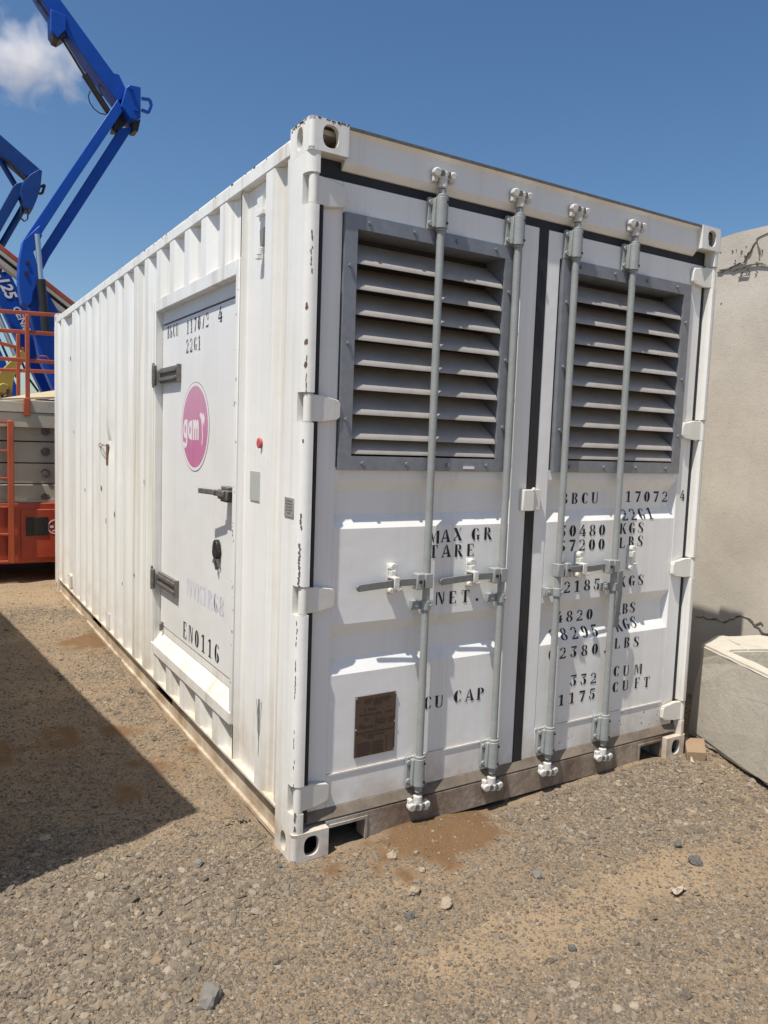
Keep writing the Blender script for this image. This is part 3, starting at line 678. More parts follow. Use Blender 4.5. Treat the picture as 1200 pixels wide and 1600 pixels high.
# locking bars
RY = .014
def locking_bar(x, kind):
    bar = MB().tube((x, RY, .17), (x, RY, 2.75), .0165, 18).build('locking_bar', M['bar'], BOX)
    for zc, sg in ((2.655, 1), (.262, -1)):
        b = MB(); b.tube((x, RY, zc - .062), (x, RY, zc + .062), .0275, 18); b.tube((x, RY, zc - .072), (x, RY, zc - .0625), .0225, 18); b.tube((x, RY, zc + .0625), (x, RY, zc + .074), .0245, 18)
        b.box(x - .052, x - .020, .034, YD - .001, zc - .064, zc + .064)
        b.box(x - .036, x - .02, RY - .004, .033, zc - .058, zc + .058)
        for q in (-.042, .042): b.tube((x - .043, .026, zc + q), (x - .043, .034, zc + q), .0115, 8)
        b.build('guide_bracket', M['bar'], bar, bevel=.002)
        for q in (-.042, .042): MB().tube((x + .012, RY - .0275, zc + q), (x + .012, RY - .010, zc + q), .006, 8).build('bracket_hole', M['black'], bar)
        zt = 2.805 if sg > 0 else .105
        c = MB(); rr = random.Random(int(x * 1000) + (sg > 0))
        c.tube((x, RY, zt - sg * .050), (x, RY, zt - sg * .010), .0205, 14)
        c.box(x - .044, x + .030, RY - .016, RY + .016, zt - .014, zt + .014)
        for dx, dz, r in ((-.040, .004, .019), (.040, .002, .017), (.0, -.002, .018)):
            c.tube((x + dx, RY - .022, zt + dz), (x + dx + .004, RY + .012, zt + dz + .004), r, 10, r * .9)
        c.box(x - .050, x - .030, RY - .012, RY + .014, zt - .020 * sg - .012, zt - .020 * sg + .020); c.box(x + .026, x + .050, RY - .018, RY + .010, zt - .024, zt + .010)
        c.build('cam_head', M['white_cam'], bar, bevel=.005)
        MB().box(x - .022, x - .006, RY - .0235, RY - .0165, zt - .006, zt + .014).build('cam_slot', M['chip'], bar); MB().box(x + .008, x + .024, RY - .0235, RY - .0165, zt - .010, zt + .012).build('cam_slot', M['chip'], bar)
    # middle guide clamp
    b = MB(); b.tube((x, RY, .990), (x, RY, 1.030), .0225, 16); b.box(x - .058, x - .018, .020, .030, .992, 1.028); b.box(x - .062, x - .030, .030, YD, .990, 1.030); b.tube((x - .045, .014, 1.010), (x - .045, .020, 1.010), .010, 8)
    b.tube((x + .012, RY - .026, 1.010), (x + .012, RY - .018, 1.010), .006, 8)
    b.build('guide_clamp', M['bar'], bar, bevel=.002)
    # handle hub + lever
    sg = 1 if kind in ('R',) else -1
    hx = x + sg * .030
    b = MB(); b.box(x - .020, x + .020, RY - .022, RY + .022, 1.085, 1.150) ; b.box(min(hx, hx + sg * .034), max(hx, hx + sg * .034), RY - .026, RY + .020, 1.083, 1.152)
    b.build('handle_hub', M['bar'], bar, bevel=.004)
    MB().tube((hx + sg * .018, RY - .031, 1.118), (hx + sg * .018, RY - .0262, 1.118), .008, 8).build('hub_pin', M['black'], bar)
    b = MB()
    if kind in ('L', 'R'):
        e = 1 if kind == 'R' else -1
        P = [(hx + e * .02, .004, 1.118), (hx + e * .11, .008, 1.118), (hx + e * .19, .016, 1.112), (hx + e * .30, .024, 1.104)]
        if kind == 'R': P[-1] = (hx + e * .32, .020, 1.118)
        for a, c in zip(P[:-1], P[1:]): b.beam(a, c, .009, .030)
        b.prism([(P[-1][0], P[-1][1] - .0045, P[-1][2] + .015), (P[-1][0] + e * .012, P[-1][1] - .0045, P[-1][2] + .006), (P[-1][0] + e * .012, P[-1][1] - .0045, P[-1][2] - .006), (P[-1][0], P[-1][1] - .0045, P[-1][2] - .015)], (0,0,0), (0, .009, 0))
    else:      # lever hanging down
        xx = x + .020
        P = [(xx, -.012, 1.095), (xx, -.014, .985), (xx - .002, -.010, .900), (xx - .004, -.002, .800)]
        for a, c in zip(P[:-1], P[1:]): b.beam(a, c, .032, .009, up=(0, 1, 0))
    b.build('handle', M['handle'], bar, bevel=.002)
    # keeper on the door panel
    kx = {'L': x - .165, 'R': x + .160, 'D': x + .150}[kind]; kz = 1.135 if kind != 'D' else 1.150
    b = MB(); b.box(kx - .017, kx + .017, YD - .006, YD + .0018, kz - .068, kz + .062)
    b.tube((kx + .004, YD - .030, kz + .045), (kx + .004, YD - .004, kz + .045), .019, 12); b.box(kx - .012, kx + .014, YD - .034, YD - .006, kz + .000, kz + .034)
    if kind != 'D':
        b.box(kx - .014, kx + .012, -.004, .046, kz - .002, kz + .010); b.box(kx - .014, kx + .014, -.010, -.002, kz - .045, kz + .010); b.box(kx - .002, kx + .026, -.010, .006, kz - .052, kz - .038)
    else:
        b.box(kx + .004, kx + .034, YD - .034, YD - .022, kz - .036, kz - .028)
    b.tube((kx, YD - .022, kz - .056), (kx, YD - .004, kz - .056), .013, 10)
    b.build('handle_keeper', M['white_cam'], bar, bevel=.004)
    return bar
for x, kd in zip(RX, ('L', 'L', 'R', 'D')): locking_bar(x, kd)

# data plate with print
pl = MB().box(.300, .500, YD - .004, YD + .001, .368, .632).build('data_plate', M['plate'], DL)
b = MB(); yy0, yy1 = YD - .0052, YD - .0042
def pr(x0, x1, z, h=.006): b.box(.300 + x0 * .2, .300 + x1 * .2, yy0, yy1, .368 + z * .264, .368 + z * .264 + h)
rr = random.Random(3)
for z, segs in ((.93, ((.2,.4),(.45,.55),(.6,.85))), (.89, ((.2,.36),(.42,.64),(.7,.8))), (.85, ((.42,.5),(.53,.62))), (.77, ((.2,.24),(.3,.5))), (.70, ((.08,.45),(.5,.62),(.72,.92))), (.62, ((.22,.3),)), (.575, ((.52,.78),(.82,.96))), (.525, ((.08,.2),(.56,.74),(.8,.95))), (.49, ((.08,.46),)), (.40, ((.04,.96),)), (.34, ((.2,.27),(.32,.46),(.5,.72))), (.30, ((.3,.45),))):
    for s in segs: pr(s[0], s[1], z, .0055 if z not in (.40, .70) else .003)
for k in range(6): pr(.06, .34 + .08 * rr.random(), .22 - k * .037, .004); pr(.42, .70, .22 - k * .037, .0035)
for xx in (.78, .96): b.box(.300 + xx * .2, .3015 + xx * .2, yy0, yy1, .38, .45)
b.box(.300 + .5 * .2, .3015 + .5 * .2, yy0, yy1, .475, .55)
b.build('plate_print', M['plate_ink'], pl)
for xx, zz in ((.303, .49), (.497, .50), (.497, .374), (.303, .626), (.497, .626)): MB().tube((xx, YD - .007, zz), (xx, YD - .0035, zz), .004, 8).build('rivet', M['badge'], pl)

# ------------------------------------------------------------------ stencil lettering
def _c(cx, cy, rx, ry, a0, a1, w, h=.05, n=9):
    ts = [math.radians(a0 + (a1 - a0) * k / n) for k in range(n + 1)]
    return [(cx + rx*math.cos(t), cy + ry*math.sin(t)) for t in ts] + [(cx + (rx-w)*math.cos(t), cy + (ry-h)*math.sin(t)) for t in reversed(ts)]
def _r(x0, y0, x1, y1): return [(x0, y0), (x1, y0), (x1, y1), (x0, y1)]
G = {
 '0': [_c(.30,.5,.29,.5,98,262,.17), _c(.30,.5,.29,.5,-82,82,.17)],
 '1': [_r(.22,.06,.40,1), [(.06,.80),(.20,.86),(.20,.97),(.06,.86)], _r(.10,0,.52,.06)],
 '2': [_c(.28,.72,.26,.28,10,172,.13), _c(.28,.70,.27,.30,-50,2,.17), [(.42,.46),(.50,.50),(.20,.14),(.04,.14)], [(.03,0),(.55,0),(.58,.20),(.50,.20),(.46,.12),(.03,.12)]],
 '3': [[(.06,.86),(.54,.86),(.54,1),(.06,1)], [(.40,.84),(.52,.84),(.30,.60),(.20,.60)], _c(.26,.30,.29,.30,-82,82,.17), _c(.26,.28,.24,.28,170,262,.10)],
 '4': [[(.30,1),(.44,1),(.10,.36),(.01,.30)], _r(.01,.22,.30,.31), _r(.33,.05,.50,.66), _r(.24,0,.58,.05), _r(.52,.22,.60,.31)],
 '5': [[(.10,.86),(.54,.86),(.54,1),(.10,1)], _r(.10,.52,.18,.85), _c(.26,.30,.29,.30,-82,86,.17), _c(.26,.28,.24,.28,168,262,.10)],
 '6': [_c(.30,.5,.29,.5,98,262,.17), _c(.30,.28,.28,.28,-82,82,.16), _c(.32,.78,.22,.22,5,85,.11)],
 '7': [[(.04,.82),(.56,.82),(.56,1),(.04,1)], [(.42,.80),(.54,.80),(.34,0),(.16,0)]],
 '8': [_c(.30,.75,.24,.25,96,264,.13), _c(.30,.75,.24,.25,-84,84,.13), _c(.30,.26,.29,.26,96,264,.16), _c(.30,.26,.29,.26,-84,84,.16)],
 '9': [_c(.30,.5,.29,.5,-82,82,.17), _c(.30,.72,.28,.28,98,262,.16), _c(.28,.22,.22,.22,185,265,.11)],
 'A': [[(.30,1),(.38,1),(.64,.05),(.44,.05)], [(.26,.90),(.30,.84),(.10,.05),(.04,.05)], _r(.16,.28,.38,.36), _r(-.02,0,.18,.05), _r(.38,0,.70,.05)],
 'B': [_r(.06,0,.22,1), _c(.26,.76,.26,.24,-84,84,.15), _c(.26,.27,.30,.27,-84,84,.16)],
 'C': [_c(.32,.5,.30,.5,98,262,.17), _c(.34,.70,.22,.30,8,84,.09), _c(.34,.28,.22,.28,276,350,.08)],
 'D': [_r(.06,0,.22,1), _c(.26,.5,.32,.5,-84,84,.17)],
 'E': [_r(.08,0,.25,1), _r(.28,.94,.54,1), _r(.48,.78,.54,.93), _r(.28,.47,.44,.54), _r(.28,0,.56,.06), _r(.50,.07,.56,.24)],
 'F': [_r(.08,.05,.25,1), _r(.28,.94,.54,1), _r(.48,.78,.54,.93), _r(.28,.47,.44,.54), _r(0,0,.34,.05)],
 'G': [_c(.32,.5,.30,.5,98,262,.17), _c(.34,.72,.22,.28,8,84,.09), _r(.44,.05,.58,.42), _r(.36,.40,.66,.45)],
 'K': [_r(.06,0,.22,1), [(.46,1),(.58,1),(.32,.56),(.25,.50)], [(.26,.52),(.38,.62),(.66,0),(.46,0)]],
 'L': [_r(.08,0,.25,1), _r(.28,0,.56,.06), _r(.50,.07,.56,.26)],
 'M': [_r(.02,0,.08,1), [(.10,1),(.24,1),(.40,.20),(.33,.10)], [(.54,.95),(.58,1),(.40,.35),(.37,.40)], _r(.58,0,.74,1)],
 'N': [_r(.04,0,.11,1), [(.13,1),(.28,1),(.56,.08),(.46,0)], _r(.54,.22,.60,1)],
 'P': [_r(.08,.05,.25,1), _c(.28,.74,.28,.26,-84,84,.15), _r(0,0,.34,.05)],
 'R': [_r(.06,0,.23,1), _c(.26,.76,.26,.24,-84,84,.15), [(.26,.48),(.40,.50),(.66,0),(.46,0)]],
 'S': [_c(.30,.74,.25,.26,60,240,.13), [(.10,.66),(.22,.72),(.54,.36),(.44,.28)], _c(.30,.26,.26,.26,240,400,.13), _r(.48,.70,.54,.94), _r(.05,.06,.10,.30)],
 'T': [_r(.22,.05,.39,1), _r(.02,.94,.20,1), _r(.41,.94,.60,1), _r(.02,.76,.07,.93), _r(.55,.76,.60,.93), _r(.14,0,.48,.05)],
 'U': [_r(.06,.28,.23,1), _c(.31,.28,.25,.28,184,268,.15), _r(.50,.24,.56,1), _c(.31,.26,.25,.26,276,356,.07), _r(0,.95,.30,1)],
 'V': [[(.04,1),(.22,1),(.38,.10),(.32,0)], [(.52,1),(.58,1),(.40,.2),(.37,.3)]],
 'X': [[(.02,1),(.22,1),(.60,.05),(.42,.05)], [(.50,1),(.57,1),(.37,.62),(.34,.55)], [(.04,.05),(.11,.05),(.28,.40),(.25,.47)], _r(0,0,.18,.05), _r(.36,0,.64,.05)],
 '.': [_r(.18,.10,.36,.30)],
}
def lettering(parent, items, to3d, mat, name='lettering', split=None, drop=0, seed=0):
    """items: (char, u, v, w, h) in surface coordinates; to3d maps (u, v)"""
    bm = bmesh.new(); R_ = random.Random(seed)
    for ch, u, v, w, h in items:
        for poly in G[ch]:
            if R_.random() < drop: continue
            vs = [bm.verts.new((u + (x - .3) * w / .6, 0, v + y * h)) for x, y in poly]
            try: bm.faces.new(vs)
            except ValueError: pass
    bmesh.ops.triangulate(bm, faces=bm.faces)
    for z in (split or []):
        bmesh.ops.bisect_plane(bm, geom=bm.verts[:] + bm.edges[:] + bm.faces[:], plane_co=(0, 0, z), plane_no=(0, 0, 1))
    for v in bm.verts: v.co = to3d(v.co.x, v.co.z)
    m = bpy.data.meshes.new(name); bm.to_mesh(m); bm.free(); m.materials.append(mat)
    o = bpy.data.objects.new(name, m); COL.objects.link(o); o.parent = parent; return o
def word(txt, p0, p1, ax, val, uo, h, w):
    """centres of first and last letter given as photo pixels on plane ax=val"""
    a = at(*p0, ax, val); b_ = at(*p1, ax, val); n = max(1, len(txt) - 1)
    return [(c, a[uo] + (b_[uo] - a[uo]) * k / n, a[2] + (b_[2] - a[2]) * k / n - h / 2, w, h) for k, c in enumerate(txt) if c != ' ']
on_door = lambda u, v: (u, door_y(v) - .0016, v)
SPL = [p[0] for p in ZP[1:-1]]
H1, W1 = .057, .046
for parent, lines in ((DL, [[('MAX', (676,839.7), (714.9,834.6)), ('GR', (742.5,834.6), (761.5,833.4))], [('TARE', (677,861.6), (734.6,859.4))], [('NET', (687,935), (726.6,931.6)), ('.', (746,931), (747,931))], [('CU', (668,1098), (685.5,1096)), ('CAP', (715,1088), (750.4,1083.5))]]),
                      (DR, [[('BBCU', (882,779), (929,778)), ('117072', (967,776), (1038.5,776))], [('22G1', (974.5,804.5), (1015,802))], [('30480', (879,830), (940.5,828)), ('KGS', (973,826), (1001,824))], [('67200', (878,853), (939.6,850)), ('LBS', (972,848), (1000,845))],
                            [('2185', (886,917.6), (932.4,912.6)), ('KGS', (972,909), (1001,905.8))], [('4820', (873.6,964.4), (921,959.7)), ('LBS', (965.4,953), (988,949))], [('28295', (863,992.5), (927.7,984.6)), ('KGS', (965,977.5), (989.4,971.6))],
                            [('62380', (862,1022.5), (929.3,1014)), ('.', (946,1013), (947,1013)), ('LBS', (964.5,1005), (994,1002.4))], [('332', (896,1063), (927,1059.4)), ('CU', (963,1048.7), (978,1047.6)), ('M', (995.8,1046), (996,1046))],
                            [('1175', (877,1094), (925,1084)), ('CU', (961.4,1073.7), (976.8,1071)), ('FT', (995.3,1066.6), (1010,1065.4))]])):
    for k, ln in enumerate(lines):
        it = []
        for t, p0, p1 in ln: 
            zc = at(*p0, 1, YD)[2]; dep = .5 * (door_y(zc - .02) + door_y(zc + .02))
            it += word(t, p0, p1, 1, dep, 0, H1, W1)
        lettering(parent, it, on_door, M['ink'], split=SPL, seed=k)
a = at(1066, 774, 1, YD)
lettering(DR, [('4', a[0], a[2] - .028, .040, .056)], lambda u, v: (u, YD - .0016, v), M['ink'])
# small pale notes beside the personnel door: worn numbers
on_leaf = lambda u, v: (.0428, -u, v)
def side_word(txt, p0, p1, h, w):
    a = at(*p0, 0, .044); b_ = at(*p1, 0, .044); n = max(1, len(txt) - 1)
    return [(c, -(a[1] + (b_[1] - a[1]) * k / n), a[2] + (b_[2] - a[2]) * k / n - h / 2, w, h) for k, c in enumerate(txt) if c != ' ']
lettering(PD, side_word('BBCU', (263.5,519), (277,515), .075, .042) + side_word('117072', (293.7,511), (324,499.5), .075, .046), on_leaf, M['ink_worn'], drop=.14, seed=6)
lettering(PD, side_word('4', (344.5,491), (345,491), .075, .06), on_leaf, M['ink'])
lettering(PD, side_word('22G1', (293,541), (311.7,535.5), .075, .046), on_leaf, M['ink_worn'], seed=9)
lettering(PD, side_word('EN0116', (289,984.7), (339,1021), .098, .070), on_leaf, M['ink'], drop=.06, seed=4)
gh = side_word('NVK1R68', (296,918), (346,947), .100, .085)
lettering(PD, gh, lambda u, v: (.0428, -u, v), M['ghost'])

# pink round logo
LG = (1.462, 1.752)
def disc(r, x, n=56): return [(x, LG[0] + r * math.cos(2*math.pi*k/n), LG[1] + r * math.sin(2*math.pi*k/n)) for k in range(n)]
lo = MB().prism(disc(.222, .0425), (0,0,0), (.0012, 0, 0)).build('round_logo', M['logo_pink'], PD)
MB().ring(disc(.240, .0425), disc(.2225, .0425), (.0012, 0, 0)).build('logo_ring', M['logo_white'], PD)
MB().ring(disc(.243, .0427), disc(.2405, .0427), (.001, 0, 0)).build('logo_outline', M['plate_ink'], PD)
def text_mesh(txt, size, extrude=.001, offset=0.0, shear=0.0, space=1.0):
    c = bpy.data.curves.new('t', 'FONT'); c.body = txt; c.size = size; c.extrude = extrude; c.offset = offset; c.shear = shear; c.space_character = space
    c.align_x = 'CENTER'; c.align_y = 'CENTER'
    o = bpy.data.objects.new('t', c); COL.objects.link(o); dg = bpy.context.evaluated_depsgraph_get(); dg.update()
    m = bpy.data.meshes.new_from_object(o.evaluated_get(dg)); bpy.data.objects.remove(o); return m
def ringpoly(cx, cy, rx, ry, w, a0=0, a1=360): return _c(cx, cy, rx, ry, a0, a1, w, w * .9, 20)
LET = [ringpoly(.30, .50, .30, .36, .20, 10, 350), [(.44, .86), (.64, .86), (.64, .02), (.44, .02)], ringpoly(.33, .04, .31, .26, .19, 190, 362),
       ringpoly(1.04, .46, .30, .34, .20, 10, 350), [(1.18, .82), (1.38, .82), (1.38, .10), (1.18, .10)],
       [(1.50, .84), (1.69, .84), (1.69, .10), (1.50, .10)], ringpoly(1.815, .52, .205, .33, .19, -2, 182), [(1.83, .52), (2.02, .52), (2.02, .10), (1.83, .10)], ringpoly(2.145, .52, .205, .33, .19, -2, 182), [(2.16, .52), (2.35, .52), (2.35, .10), (2.16, .10)]]
for q, idx in enumerate(((0, 1, 2), (3, 4), (5, 6, 7, 8, 9))):
    b = MB()
    for t, k in enumerate(idx):
        b.prism([(.0422 - .0001 * t, LG[0] + .205 - x * .118, LG[1] - .086 + y * .148) for x, y in LET[k]], (0,0,0), (.0003, 0, 0))
    b.build('logo_letter', M['logo_white'], lo, ang=None)
b = MB()   # white squiggle figure right of the letters
fig = [(y + .022, z) for y, z in [(-.105, .062), (-.125, .078), (-.150, .058), (-.160, .075), (-.190, .045), (-.182, .0), (-.170, .028), (-.158, .01), (-.165, -.05), (-.158, -.09), (-.148, -.10), (-.146, -.09), (-.154, -.05), (-.148, 0), (-.135, .04)]]
b.prism([(.0418, LG[0] + y, LG[1] + z) for y, z in fig], (0,0,0), (.0008, 0, 0)); b.build('logo_figure', M['logo_white'], PD)

# scratched drawing and paint chips
b = MB(); R_ = random.Random(2)
def scratch(pts, r=.0022): b.path([(-.0005 + (.0325 if y > .43 else 0), y, z) for y, z in pts], r, 4)
base = at(402, 1180, 0, .0); top = at(408, 1095, 0, .0)
by, bz, ty, tz = base[1], base[2], top[1], top[2]
for s_, z0_, z1_ in ((-1, .25, 1), (-.45, .05, .96), (.1, 0, 1), (.55, .3, .9), (1.0, .4, .97), (-.2, .55, 1.02), (.35, .62, 1.0)):
    pts = []
    for j in range(9):
        t = z0_ + (z1_ - z0_) * j / 8; pts.append((max(.334, min(.412, .372 + s_ * .034 * max(0, t - .15) + R_.uniform(-.003, .003))), bz + (tz - bz) * t))
    b.path([(-.0012, y, z) for y, z in pts], .0008, 4)
b.build('scratch', M['chip'], BOX)
b = MB(); br = MB(); R_ = random.Random(5)
def chip(bld, c, n, du, dv, s):
    pts = []; k = R_.randint(6, 9)
    for j in range(k):
        t = 2*math.pi*j/k; q = s * R_.uniform(.5, 1.2); pts.append(tuple(c[i] + du[i]*math.cos(t)*q + dv[i]*math.sin(t)*q*1.6 for i in range(3)))
    bld.prism(pts, (0,0,0), tuple(-.001*x for x in n))
def post_chip(z, s, ang=.8, rust=False):
    r = .0352; cx, cy = .034 - r*math.cos(ang), .036 - r*math.sin(ang)
    chip(br if rust else b, (cx, cy, z), (-math.cos(ang), -math.sin(ang), 0), (math.sin(ang), -math.cos(ang), 0), (0, 0, 1), s)
def streak_chips(z0, z1, ang, w, keep):
    """one ragged flaked strip down the rounded post edge"""
    z = z0; r = .0352
    while z < z1:
        h = R_.uniform(.006, .026)
        if R_.random() < keep:
            aa = ang + R_.uniform(-.08, .08); cx, cy = .034 - r*math.cos(aa), .036 - r*math.sin(aa); t = (math.sin(aa), -math.cos(aa)); k = 7; pts = []
            for j in range(k * 2):
                side = 1 if j < k else -1; q = (j if j < k else 2*k - 1 - j) / (k - 1)
                ww = w * math.sin(math.pi * min(.98, max(.02, q))) ** .4 * R_.uniform(.25, 1) * .5
                pts.append((cx + t[0]*ww*side, cy + t[1]*ww*side, z + h * q))
            b.prism(pts, (0,0,0), (math.cos(aa)*.001, math.sin(aa)*.001, 0))
        z += h * R_.uniform(.8, 1.1)
streak_chips(2.33, 2.49, 1.15, .008, .9); streak_chips(1.88, 2.02, .9, .006, .8); streak_chips(1.355, 1.42, .72, .013, .9)
streak_chips(1.13, 1.285, .62, .014, .95); streak_chips(.66, .98, .5, .006, .45); streak_chips(.30, .55, .55, .005, .4); streak_chips(.13, .20, .9, .014, .8)
for z in (2.205, 2.075, 1.99): post_chip(z, .008, .75, True)
for z in (2.215, 1.985, 1.70): post_chip(z, .005, .7)
for y, z, s in ((3.516, 1.02, .018), (3.70, 1.26, .014), (4.35, 1.20, .014), (3.2, 1.10, .014), (2.6, .75, .01), (2.95, .62, .012), (4.1, .9, .012), (3.9, 2.1, .01), (5.3, 2.4, .014), (2.35, 1.4, .01), (4.9, 1.7, .010)):
    d = float(np.interp(y, [p[0] for p in far_prof], [p[1] for p in far_prof])); chip(b, (d - .006, y, z), (-1, 0, 0), (0, 1, 0), (0, 0, 1), s)
for k in range(26):
    chip(b, (-.0035, R_.uniform(.704, .742), R_.uniform(.4, 2.4)), (-1, 0, 0), (0, 1, 0), (0, 0, 1), R_.uniform(.002, .006))
for k in range(20): chip(b, (R_.uniform(1.35, 2.25), YD - .001, R_.uniform(.2, .31)), (0, -1, 0), (1, 0, 0), (0, 0, 1), R_.uniform(.0015, .004))
for k in range(26): chip(br, (R_.uniform(.03, .16), -.0005, CH - abs(R_.gauss(0, .004)) - .001), (0, -1, 0), (1.6, 0, 0), (0, 0, .6), R_.uniform(.0015, .0045))
for k in range(34): chip(br, (-.0005, R_.uniform(.03, .175), CH - abs(R_.gauss(0, .006)) - .001), (-1, 0, 0), (0, 1.6, 0), (0, 0, .7), R_.uniform(.0015, .005))
for k in range(30): chip(br, (-.0015, R_.uniform(.2, 3.5), CH - .036 - abs(R_.gauss(0, .004)) - .001), (-1, 0, 0), (0, 2, 0), (0, 0, .6), R_.uniform(.0015, .006))
for t_ in (.085 + .045 * math.cos(a_) for a_ in ()): pass
o1 = b.build('paint_chips', M['chip'], BOX, ang=None); o1['kind'] = 'stuff'
o2 = br.build('rust_chips', M['chip_rust'], BOX, ang=None); o2['kind'] = 'stuff'

# ------------------------------------------------------------------ neighbour container on the left (it throws the ground shadow)
NB = thing('neighbour_container', 'plain white container just left of the camera view, throwing the dark shadow on the gravel', 'shipping container', (-1.29, .224, 0))
NB.rotation_euler = (0, 0, math.radians(5.2))
b = MB(); nh = 2.591
b.box(-.06, 0, 0, 6.06, nh - .1, nh); b.box(-.06, 0, 0, 6.06, 0, .15); b.box(-.08, 0, 0, .16, .15, nh - .1); b.box(-.08, 0, 5.9, 6.06, .15, nh - .1)
b.box(-2.438, -2.378, 0, 6.06, 0, nh); b.box(-2.378, -.06, 0, .06, 0, nh); b.box(-2.378, -.06, 6.0, 6.06, 0, nh); b.box(-2.36, -.07, .07, 5.99, nh - .08, nh - .03)
b.build('frame', M['white'], NB)
pr_ = corr_profile(.16, 5.9, .0); b = MB(); n = len(pr_)
for z in (.15, nh - .1):
    for y, d in pr_: b.v.append((-.004 - d, y, z))
b.f += [(i, i + 1, n + i + 1, n + i) for i in range(n - 1)]; b.build('side_panel', M['white'], NB)

# ------------------------------------------------------------------ concrete wall, block, timber
WX = 3.38
R_ = random.Random(8)
b = MB(); ys = np.linspace(-5.5, 2.6, 90); zs = np.linspace(-.1, 3.155, 34); n = len(zs)
for y in ys:
    for z in zs:
        e = .012 * vnoise(np.array([y]), np.array([z]), 3., 501)[0] + .010 * vnoise(np.array([y]), np.array([z]), 9., 502)[0]
        zz = z + (.05 * fbm(np.array([y]), np.array([0.]), 1.4, 510, 4)[0] if z > 3.1 else 0)
        chipf = .035 * max(0, vnoise(np.array([y]), np.array([z * 1.5]), 5., 520)[0]) if z > 2.75 else 0
        b.v.append((WX + e + chipf, y, zz))
for i in range(len(ys) - 1):
    for j in range(n - 1): b.f.append((i*n + j, i*n + j + 1, (i+1)*n + j + 1, (i+1)*n + j))
o_ = len(b.v)
for y in ys: b.v += [(WX + .35, y, 3.12), (WX + .35, y, -.1)]
for i in range(len(ys) - 1):
    b.f += [(i*n + n - 1, o_ + 2*i, o_ + 2*i + 2, (i+1)*n + n - 1), (o_ + 2*i, o_ + 2*i + 1, o_ + 2*i + 3, o_ + 2*i + 2)]
b.f += [tuple([j for j in range(n)] + [o_, o_ + 1]), tuple([(len(ys)-1)*n + j for j in range(n)] + [o_ + 2*len(ys) - 2, o_ + 2*len(ys) - 1])]
WALL = b.build('concrete_wall', M['wall'], None, ang=60)
tag(WALL, 'tall beige concrete wall with a cracked top edge, right of the container', 'wall')
def crack(pts, w, mat, name='crack'):
    c = MB()
    P = []
    for (y0, z0), (y1, z1) in zip(pts[:-1], pts[1:]):
        k = max(2, int(math.hypot(y1-y0, z1-z0) / .025))
        for j in range(k): t = j / k; P.append((y0 + (y1-y0)*t + R_.uniform(-.008,.008), z0 + (z1-z0)*t + R_.uniform(-.009,.009)))
    for (a, b1), (a2, b2) in zip(P[:-1], P[1:]):
        e = lambda y, z: WX + .012 * vnoise(np.array([y]), np.array([z]), 3., 501)[0] + .010 * vnoise(np.array([y]), np.array([z]), 9., 502)[0]
        ww = w * .62 * R_.uniform(.15, 1.3)
        c.beam((e(a, b1) + .001, a, b1), (e(a2, b2) + .001, a2, b2), .012, ww)
    return c.build(name, mat, WALL)
wp = lambda px, py: tuple(at(px, py, 0, WX)[1:])
crack([wp(1122, 424), wp(1160, 410), wp(1185, 372), wp(1200, 365), wp(1230, 352)], .007, M['crack'])
crack([wp(1184, 372), wp(1186, 388), wp(1187, 402)], .010, M['crack'])
crack([wp(1122, 424), wp(1150, 420), wp(1180, 411), wp(1196, 415), wp(1230, 404)], .012, M['crack'])
crack([wp(1152, 432), wp(1168, 430), wp(1176, 420)], .005, M['crack'])
crack([wp(1086, 962), wp(1105, 966), wp(1130, 972), wp(1150, 966), wp(1165, 964), wp(1180, 978), wp(1192, 988), wp(1215, 992), wp(1250, 1004)], .016, M['crack'])
crack([wp(1180, 978), wp(1190, 972), wp(1196, 984)], .012, M['crack'])


c = MB()
for k in range(70):
    y_ = R_.uniform(-.6, 1.2); z_ = 3.12 - abs(R_.gauss(0, .16)); e_ = .012 * vnoise(np.array([y_]), np.array([z_]), 3., 501)[0] + .010 * vnoise(np.array([y_]), np.array([z_]), 9., 502)[0]
    if z_ > 3.06: continue
    q_ = R_.uniform(.003, .009); pts = [(WX + e_ - .0015, y_ + math.cos(t) * q_ * R_.uniform(.5, 1.3), z_ + math.sin(t) * q_ * R_.uniform(.5, 1.1)) for t in np.linspace(0, 5.4, 6)]
    c.prism(pts, (0,0,0), (.012, 0, 0))
pit_o = c.build('air_holes', M['crack'], WALL, ang=None); pit_o['kind'] = 'stuff'

# hollow concrete block (trough) standing slightly askew
BY = math.radians(156.8)
BL = thing('concrete_trough', 'pale concrete trough block with a hollow top, beside the right corner of the container', 'concrete block', (2.69, .12, 0))
da = Vector((-.394, -.919, 0)); db = Vector((.919, -.394, 0))
def bp(a, c, z): return tuple(da * a + db * c + Vector((0, 0, z)))
LA, LB, TH, T = 1.55, .66, .585, .10
def zt(a): return TH + .0 * a
b = MB()
ch = .21
out = [(0, 0), (LA, 0), (LA, LB), (-.20 + .15, LB), (-.20, LB - .15), (-.20, .22)]
inn = [(.14, T), (LA - .13, T), (LA - .13, LB - T), (.30, LB - T), (.145, LB - T), (.142, T + .12)]
n = 6
def lay(pts, z, ins=0): return [bp(a, c, z) for a, c in pts]
botz = lambda a: .005 + .075 * max(0, min(1, a / .7))
vo_t = [bp(a, c, zt(a)) for a, c in out]; vi_t = [bp(a, c, zt(a)) for a, c in inn]
vo_b = [bp(a * 1.0 - (.045 if a <= 0 else 0), c - .008, botz(a)) for a, c in out]; vi_b = [bp(a, c, .30) for a, c in inn]
BL.location.x -= .012
fs = []
for k in range(n):
    j = (k + 1) % n
    fs += [(k, j, n + j, n + k), (k, 2*n + k, 2*n + j, j), (n + k, n + j, 3*n + j, 3*n + k)]
fs += [tuple(range(3*n, 4*n)), tuple(range(2*n, 3*n))]
